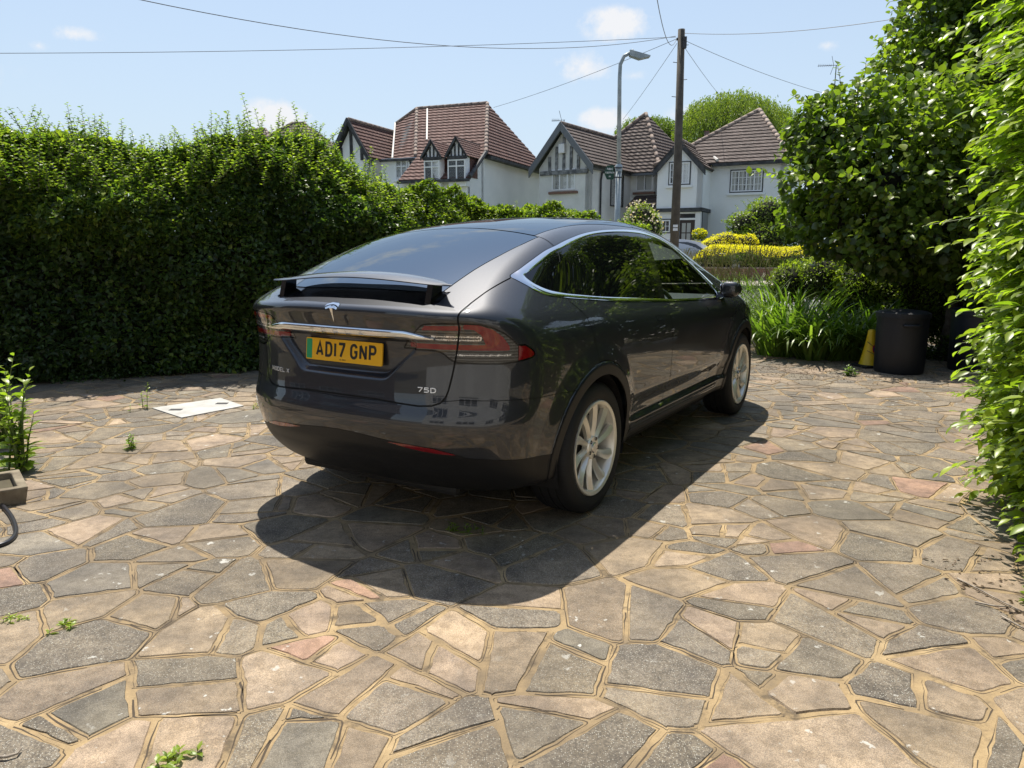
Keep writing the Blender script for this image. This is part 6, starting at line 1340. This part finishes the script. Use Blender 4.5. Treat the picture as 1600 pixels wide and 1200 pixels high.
# footpath sign: finger board pointing left
sg = empty('footpath_sign', (lb.x, lb.y-.12, lb.z), 0, 'green finger sign reading Public Footpath fixed to the street lamp', 'sign')
s0 = at(945, 258, 24.78); s1 = at(957, 280, 24.78); xl, xr = at(942.5, 268, 24.78).x-lb.x, at(958, 268, 24.78).x-lb.x; zt, zb = s0.z-lb.z, s1.z-lb.z
m_sgn = mat('sign_green', (.006, .045, .026), .4); MB().prism([(xl, (zt+zb)/2), (xl+.10, zt), (xr, zt), (xr, zb), (xl+.10, zb)], 1, -.03, .0).build('sign_board', m_sgn, sg)
m_swh = mat('sign_white', (.75, .75, .72), .5); mb = MB()
for i, (t, hgt) in enumerate((('PUBLIC', .052), ('FOOTPATH', .052), ('114', .045))):
    lines, tw = text_lines(t, .026, hgt, .010, {'I': .004, '1': .006}); z0 = zt-.14-i*.115; x0 = (xl+xr)/2-tw/2+.03
    mb2 = strokes([[(x+x0, y+z0) for x, y in L] for L in lines], .0085, .002, lambda u, v, d_: (u, -.031-d_, v)); mb.add(mb2.v, mb2.f)
mb.build('sign_lettering', m_swh, sg)
MB().box(xr-.02, .1, -.01, .01, (zt+zb)/2-.17, (zt+zb)/2-.13).box(xr-.02, .1, -.01, .01, (zt+zb)/2+.13, (zt+zb)/2+.17).build('bracket', m_iron, sg)
# overhead wires
m_wire = mat('overhead_cable', (.16, .165, .17), .6)
def wire(a, b, sag, label, r_=.0085):
    a, b = Vector(a), Vector(b); pts = [a.lerp(b, t)+Vector((0, 0, -sag*4*t*(1-t))) for t in np.linspace(0, 1, 26)]
    e = MB().tube([p-a for p in pts], r_, 5).build('overhead_wire', m_wire); e.location = a; setprops(e, label, 'wire', 'cables strung from the telegraph pole'); return e
hub = at(1061, 57, 26.4)
wire(hub+Vector((-.15, 0, 0)), at(-340, 86, 21), .18, 'lowest cable crossing the sky to the left edge')
wire(hub+Vector((-.15, 0, .03)), at(205, -1, 15), .62, 'sagging cable climbing towards the top left of the sky')
wire(hub+Vector((.15, 0, .12)), at(1440, 20, 19), .18, 'cable running right from the telegraph pole into the trees')
wire(hub+Vector((-.12, 0, -.05)), at(1020, -30, 14), .55, 'steep cable rising left of the telegraph pole out of view')
wire(hub+Vector((-.1, 0, -.05)), at(770, 168, 38), .12, 'cable dropping from the pole to the red roofed house')
wire(hub+Vector((-.1, 0, -.2)), at(972, 186, 40), .06, 'cable dropping from the pole to the half timbered house')
wire(hub+Vector((.14, 0, -.1)), at(1290, 145, 34), .12, 'cable dropping right from the pole behind the broadleaf tree')
wire(hub+Vector((.14, 0, -.3)), at(1125, 150, 45), .06, 'thin cable dropping from the pole past the willow')
# aerials
def aerial(label, px, py, Y, pz, flip=-1, l=.9):
    t = at(px, py, Y); e = empty('tv_aerial', tuple(t), 0, label, 'aerial'); MB().tube([(0, 0, -pz), (0, 0, 0)], .022, 6).build('mast', m_iron, e)
    mb = MB().tube([(.05, 0, 0), (flip*l, 0, -.05)], .012, 5)
    for k in range(7): x = flip*(.25+k*(l-.25)/6.5); mb.tube([(x, -.12, -.02), (x, .12, -.02)], .007, 4); mb.tube([(x, 0, -.09), (x, 0, .05)], .006, 4)
    mb.tube([(flip*.12, 0, -.02), (flip*.24, 0, .42)], .010, 4).tube([(flip*.12, 0, -.02), (flip*.26, 0, -.44)], .010, 4); mb.build('antenna', m_iron, e); return e
aerial('tall television aerial above the broadleaf tree', 1305, 100, 38, 3.2); aerial('small television aerial on the ridge of the half timbered house', 880, 187, 37.2, .4, l=.6)
# parked silver car beyond the pole
def far_car():
    c = at(1076, 400, 29.4); g = float(gz(0, 29.4))+.06; root = empty('parked_car', (c.x, c.y, g), math.radians(-28), 'silver grey hatchback parked outside the right white house behind the pole', 'car')
    m_sil = mat('silver_paint', (.42, .43, .44), .3, .7, Coat_Weight=1); 
    prof = [(-2.0, .35), (-2.05, .75), (-1.95, 1.02), (-1.55, 1.38), (-1.0, 1.50), (-.2, 1.52), (.45, 1.42), (1.05, 1.10), (1.9, .92), (2.1, .62), (2.1, .32)]
    V = []; F = []; n = len(prof); ws = [-.85, -.80, -.60, .60, .80, .85]
    cx = catmull(prof, 4, False); n = len(cx)
    for (w, k) in ((-.84, 0), (-.82, .3), (-.6, 1), (.6, 1), (.82, .3), (.84, 0)):
        for x, z in cx:
            zz = z if z < .98 else .98+(z-.98)*k; ww = w
            V.append((x, ww, zz))
    for j in range(5): F += [(j*n+i, j*n+i+1, (j+1)*n+i+1, (j+1)*n+i) for i in range(n-1)]
    F += [tuple(range(n)), tuple(range(6*n-1, 5*n-1, -1))]
    MB().add(V, F).build('body', m_sil, root, 40)
    for sd in (-1, 1):
        for pts in ([(-1.62, 1.02), (-1.40, 1.27), (-1.0, 1.40), (-.45, 1.42), (-.42, 1.02)], [(-.35, 1.02), (-.38, 1.42), (.1, 1.41), (.42, 1.33), (.95, 1.02)]):
            V = []
            for x, z in pts:
                k = (z-.98)/.54; w = .835-.225*max(0, k)**1.2; V.append((x, sd*(w+.008), z))
            MB().add(V+[(x, y-sd*.02, z) for x, y, z in V], [tuple(range(len(pts))), tuple(range(2*len(pts)-1, len(pts)-1, -1))]).build('side_window', m_win, root)
    MB().add([(-1.99, -.6, 1.06), (-1.99, .6, 1.06), (-1.60, .52, 1.40), (-1.60, -.52, 1.40)], [(0, 1, 2, 3)]).build('rear_window', m_win, root)
    for x in (-1.25, 1.3):
        for sd in (-1, 1):
            w = MB().lathe([(.12, 0), (.30, .0), (.31, .03), (.31, .18), (.12, .18)], 24, 1).build('wheel', m_tyre, root, loc=(x, sd*.84-.09, .31)); MB().lathe([(0, -.005), (.19, -.005), (.19, .19), (0, .19)], 16, 1).build('rim', m_alloy, w)
far_car()
hb = at(1092, 364, 33.2); e = empty('hanging_basket', tuple(hb), 0, 'hanging flower basket with yellow flowers by the dark front door', 'basket')
r = np.random.default_rng(3); d = unit(r.normal(size=(420, 3)))*[.30, .25, .2]; leafobj('flowers', d[:220], r.normal(size=(220, 3)), r.normal(size=(220, 3)), .09, .08, np.stack([r.random(220), np.ones(220)], 1), m_gold, e); leafobj('leaves', d[220:]-[0, 0, .04], r.normal(size=(200, 3)), r.normal(size=(200, 3)), .10, .06, np.stack([r.random(200), np.ones(200)], 1), m_hedge2, e)
MB().lathe([(0, -.24), (.15, -.20), (.22, -.06)], 14, 2).build('basket_bowl', m_iron, e)
# bins and cone
m_bin = mat('bin_plastic', (.006, .008, .012), .5); bump(m_bin, noise(m_bin, 6, 3), .25, .02)
def bin_(label, x, y, R, H, lid):
    e = empty('dustbin', (x, y, 0), -.25, label, 'bin'); b = MB().lathe([(0, .02), (R*.93, .0), (R*.965, .03), (R*.985, H*.5), (R, H-.045), (R*1.0, H-.04), (R*.97, H-.04), (R*.9, .05)], 64, 2).build('bin_body', m_bin, e, 40)
    l = MB().lathe([(0, H+.042), (R*.35, H+.040), (R*.86, H+.026), (R*1.0, H+.012), (R*1.055, H+.002), (R*1.06, H-.05), (R*1.03, H-.05), (R*1.0, H-.01)], 64, 2).build('bin_lid', m_bin, e, 40)
    for sg_ in (-1, 1):
        mb = MB(); a = -math.pi/2+.12 if sg_ < 0 else math.pi/2; c, s = math.cos(a), math.sin(a); t = Vector((-s, c, 0)); n_ = Vector((c, s, 0)); o_ = n_*R+Vector((0, 0, H-.13))
        mb.tube([o_-t*.085-n_*.01, o_-t*.085+n_*.035, o_-t*.06+n_*.045, o_+t*.06+n_*.045, o_+t*.085+n_*.035, o_+t*.085-n_*.01], .014, 8); mb.build('bin_handle', m_bin, e, True)
    return e
p0 = at(1405, 570, 8.75); bin_('round black plastic dustbin with lid, standing in the shade right of the yellow cone', p0.x+.045, 8.85, .285, .72, True)
p0 = at(1530, 570, 8.9); bin_('second dark bin mostly hidden by the bright bush', p0.x, 9.0, .30, .74, True)
m_cy = mat('cone_yellow', (.62, .42, .01), .45); cp = at(1357, 545, 9.35); cn = empty('traffic_cone', (cp.x-.03, 9.25, .0), .2, 'yellow no waiting cone with a blue and red roundel beside the black bin', 'cone')
MB().lathe([(.122, .03), (.118, .05), (.112, .06), (.070, .26), (.046, .42), (.044, .455), (.030, .475), (0, .48)], 40, 2).build('cone_body', m_cy, cn, 40)
MB().bbox(-.15, .15, -.15, .15, .0, .035, .015).build('cone_foot', m_blk, cn)
dsk = Matrix.Translation((.000, -.108, .235)) @ Matrix.Rotation(.30, 4, 'Z') @ Matrix.Rotation(-.22, 4, 'X')
def disc(rad, d, m_, n=28, r_in=0):
    mb = MB(); V = [dsk @ Vector((rad*math.cos(a*6.2832/n), d, rad*math.sin(a*6.2832/n))) for a in range(n)]+[dsk @ Vector((rad*math.cos(a*6.2832/n), d+.004, rad*math.sin(a*6.2832/n))) for a in range(n)]
    return mb.add(V, [tuple(range(n)), tuple(range(2*n-1, n-1, -1))]+[(i, (i+1) % n, (i+1) % n+n, i+n) for i in range(n)])
ds = disc(.062, 0, 0).build('roundel', mat('sign_red', (.45, .01, .012), .4), cn); disc(.047, -.0045, 0).build('roundel_centre', mat('sign_blue', (.008, .03, .22), .4), ds)
MB().add([dsk @ Vector(q) for q in ((-.048, -.006, .034), (-.034, -.006, .048), (.048, -.006, -.034), (.034, -.006, -.048))], [(0, 1, 2, 3)]).build('roundel_bar', MATS['sign_red'], ds)
MB().tube([(-.10, -.075, .22), (-.02, -.135, .17), (.10, -.10, .10)], .004, 5).tube([(-.09, -.05, .33), (.0, -.10, .25), (.12, -.07, .22)], .004, 5).build('cord', m_iron, cn)
# inspection cover
c4 = [on_ground(*q) for q in ((238, 641), (345, 625), (381, 637), (284, 656))]; cc = sum(c4, Vector())/4
m_cov = mottle(mat('pale_concrete', (.5, .5, .48), .85), (.34, .33, .30), (.52, .51, .48), 5, .3, .7, .3, .004)
cv = empty('inspection_cover', (cc.x, cc.y, 0), 0, 'pale concrete inspection cover set in the paving near the tall hedge', 'cover')
P4 = [(p.x-cc.x, p.y-cc.y) for p in c4]; ar_ = sum(P4[i][0]*P4[(i+1) % 4][1]-P4[(i+1) % 4][0]*P4[i][1] for i in range(4)); P4 = P4 if ar_ > 0 else P4[::-1]
MB().prism(P4, 2, -.01, .012).build('cover_slab', m_cov, cv)
for k, (a, b_) in enumerate(((.27, .5), (.76, .5))):
    c_ = Vector(P4[0]).lerp(Vector(P4[1]), .5) if False else None
c_a = on_ground(275, 644)-cc; c_b = on_ground(347, 634)-cc
for c_ in (c_a, c_b): MB().bbox(c_.x-.055, c_.x+.055, c_.y-.03, c_.y+.03, .0105, .0165, .004).build('lifting_key_plate', m_iron, cv)
# concrete trough, cut by the left edge
g0 = on_ground(48, 788); g1 = on_ground(-90, 802); tr = empty('trough', (g0.x, g0.y, 0), .0, 'small weathered concrete trough at the left edge', 'trough')
m_con = mottle(mat('old_concrete', (.2, .16, .11), .92), (.11, .085, .055), (.28, .235, .16), 9, .3, .7, .7, .006)
w, d_, h = .62, .44, .100
mb = MB(); o_ = [(-w, 0), (0, 0), (0-.0, d_), (-w, d_)]; i_ = [(-w+.05, .05), (-.05, .05), (-.05, d_-.05), (-w+.05, d_-.05)]
V = [(x-.02 if x == 0 else x+.0, y, 0) for x, y in o_]+[(x, y, h) for x, y in o_]+[(x, y, h) for x, y in i_]+[(x, y, .045) for x, y in i_]
mb.add(V, [(0, 1, 5, 4), (1, 2, 6, 5), (2, 3, 7, 6), (3, 0, 4, 7), (4, 5, 9, 8), (5, 6, 10, 9), (6, 7, 11, 10), (7, 4, 8, 11), (8, 9, 13, 12), (9, 10, 14, 13), (10, 11, 15, 14), (11, 8, 12, 15), (12, 13, 14, 15), (3, 2, 1, 0)])
o = mb.build('trough_body', m_con, tr); bv = o.modifiers.new('b', 'BEVEL'); bv.width = .008; bv.segments = 2
MB().box(-w+.06, -.06, .06, d_-.06, .045, .06).build('soil', m_soil, tr); tr.rotation_euler = (0, 0, math.radians(39))
# charging cable
hp = [on_ground(*q) for q in ((-60, 735), (-20, 770), (4, 795), (20, 815), (26, 838), (14, 853), (-12, 862), (-60, 872))]
pts = [tuple(q) for q in catmull([(p.x, p.y, .014) for p in hp], 6, False)]
o = MB().tube([Vector(p)-Vector(pts[0]) for p in pts], .0115, 10).build('cable', mat('cable_rubber', (.022, .022, .026), .35), None, True); o.location = pts[0]; setprops(o, 'thick black cable curling on the paving at the left edge', 'cable')
# fallen twigs
m_twig = mottle(mat('dead_twig', (.25, .21, .16), .8), (.16, .13, .10), (.36, .31, .25), 30)
def twig(label, pix, r_):
    p = [on_ground(*q)+Vector((0, 0, .008+r_)) for q in pix]; o = MB().tube([q-p[0] for q in p], [r_, r_*.9]+[r_*.7]*(len(p)-2), 6).build('twig', m_twig, None, True); o.location = p[0]; setprops(o, label, 'twig', 'fallen twigs')
twig('longest pale twig lying below the bright bush', ((1496, 905), (1530, 922), (1565, 941), (1600, 958)), .004); twig('short dark twig just under the longest one', ((1524, 942), (1552, 948), (1580, 950)), .004)
twig('pale twig at the right edge nearest the camera', ((1565, 964), (1585, 975), (1612, 990)), .004); twig('curved pale twig in the lower left corner', ((-6, 1192), (14, 1191), (30, 1186), (36, 1178)), .005)
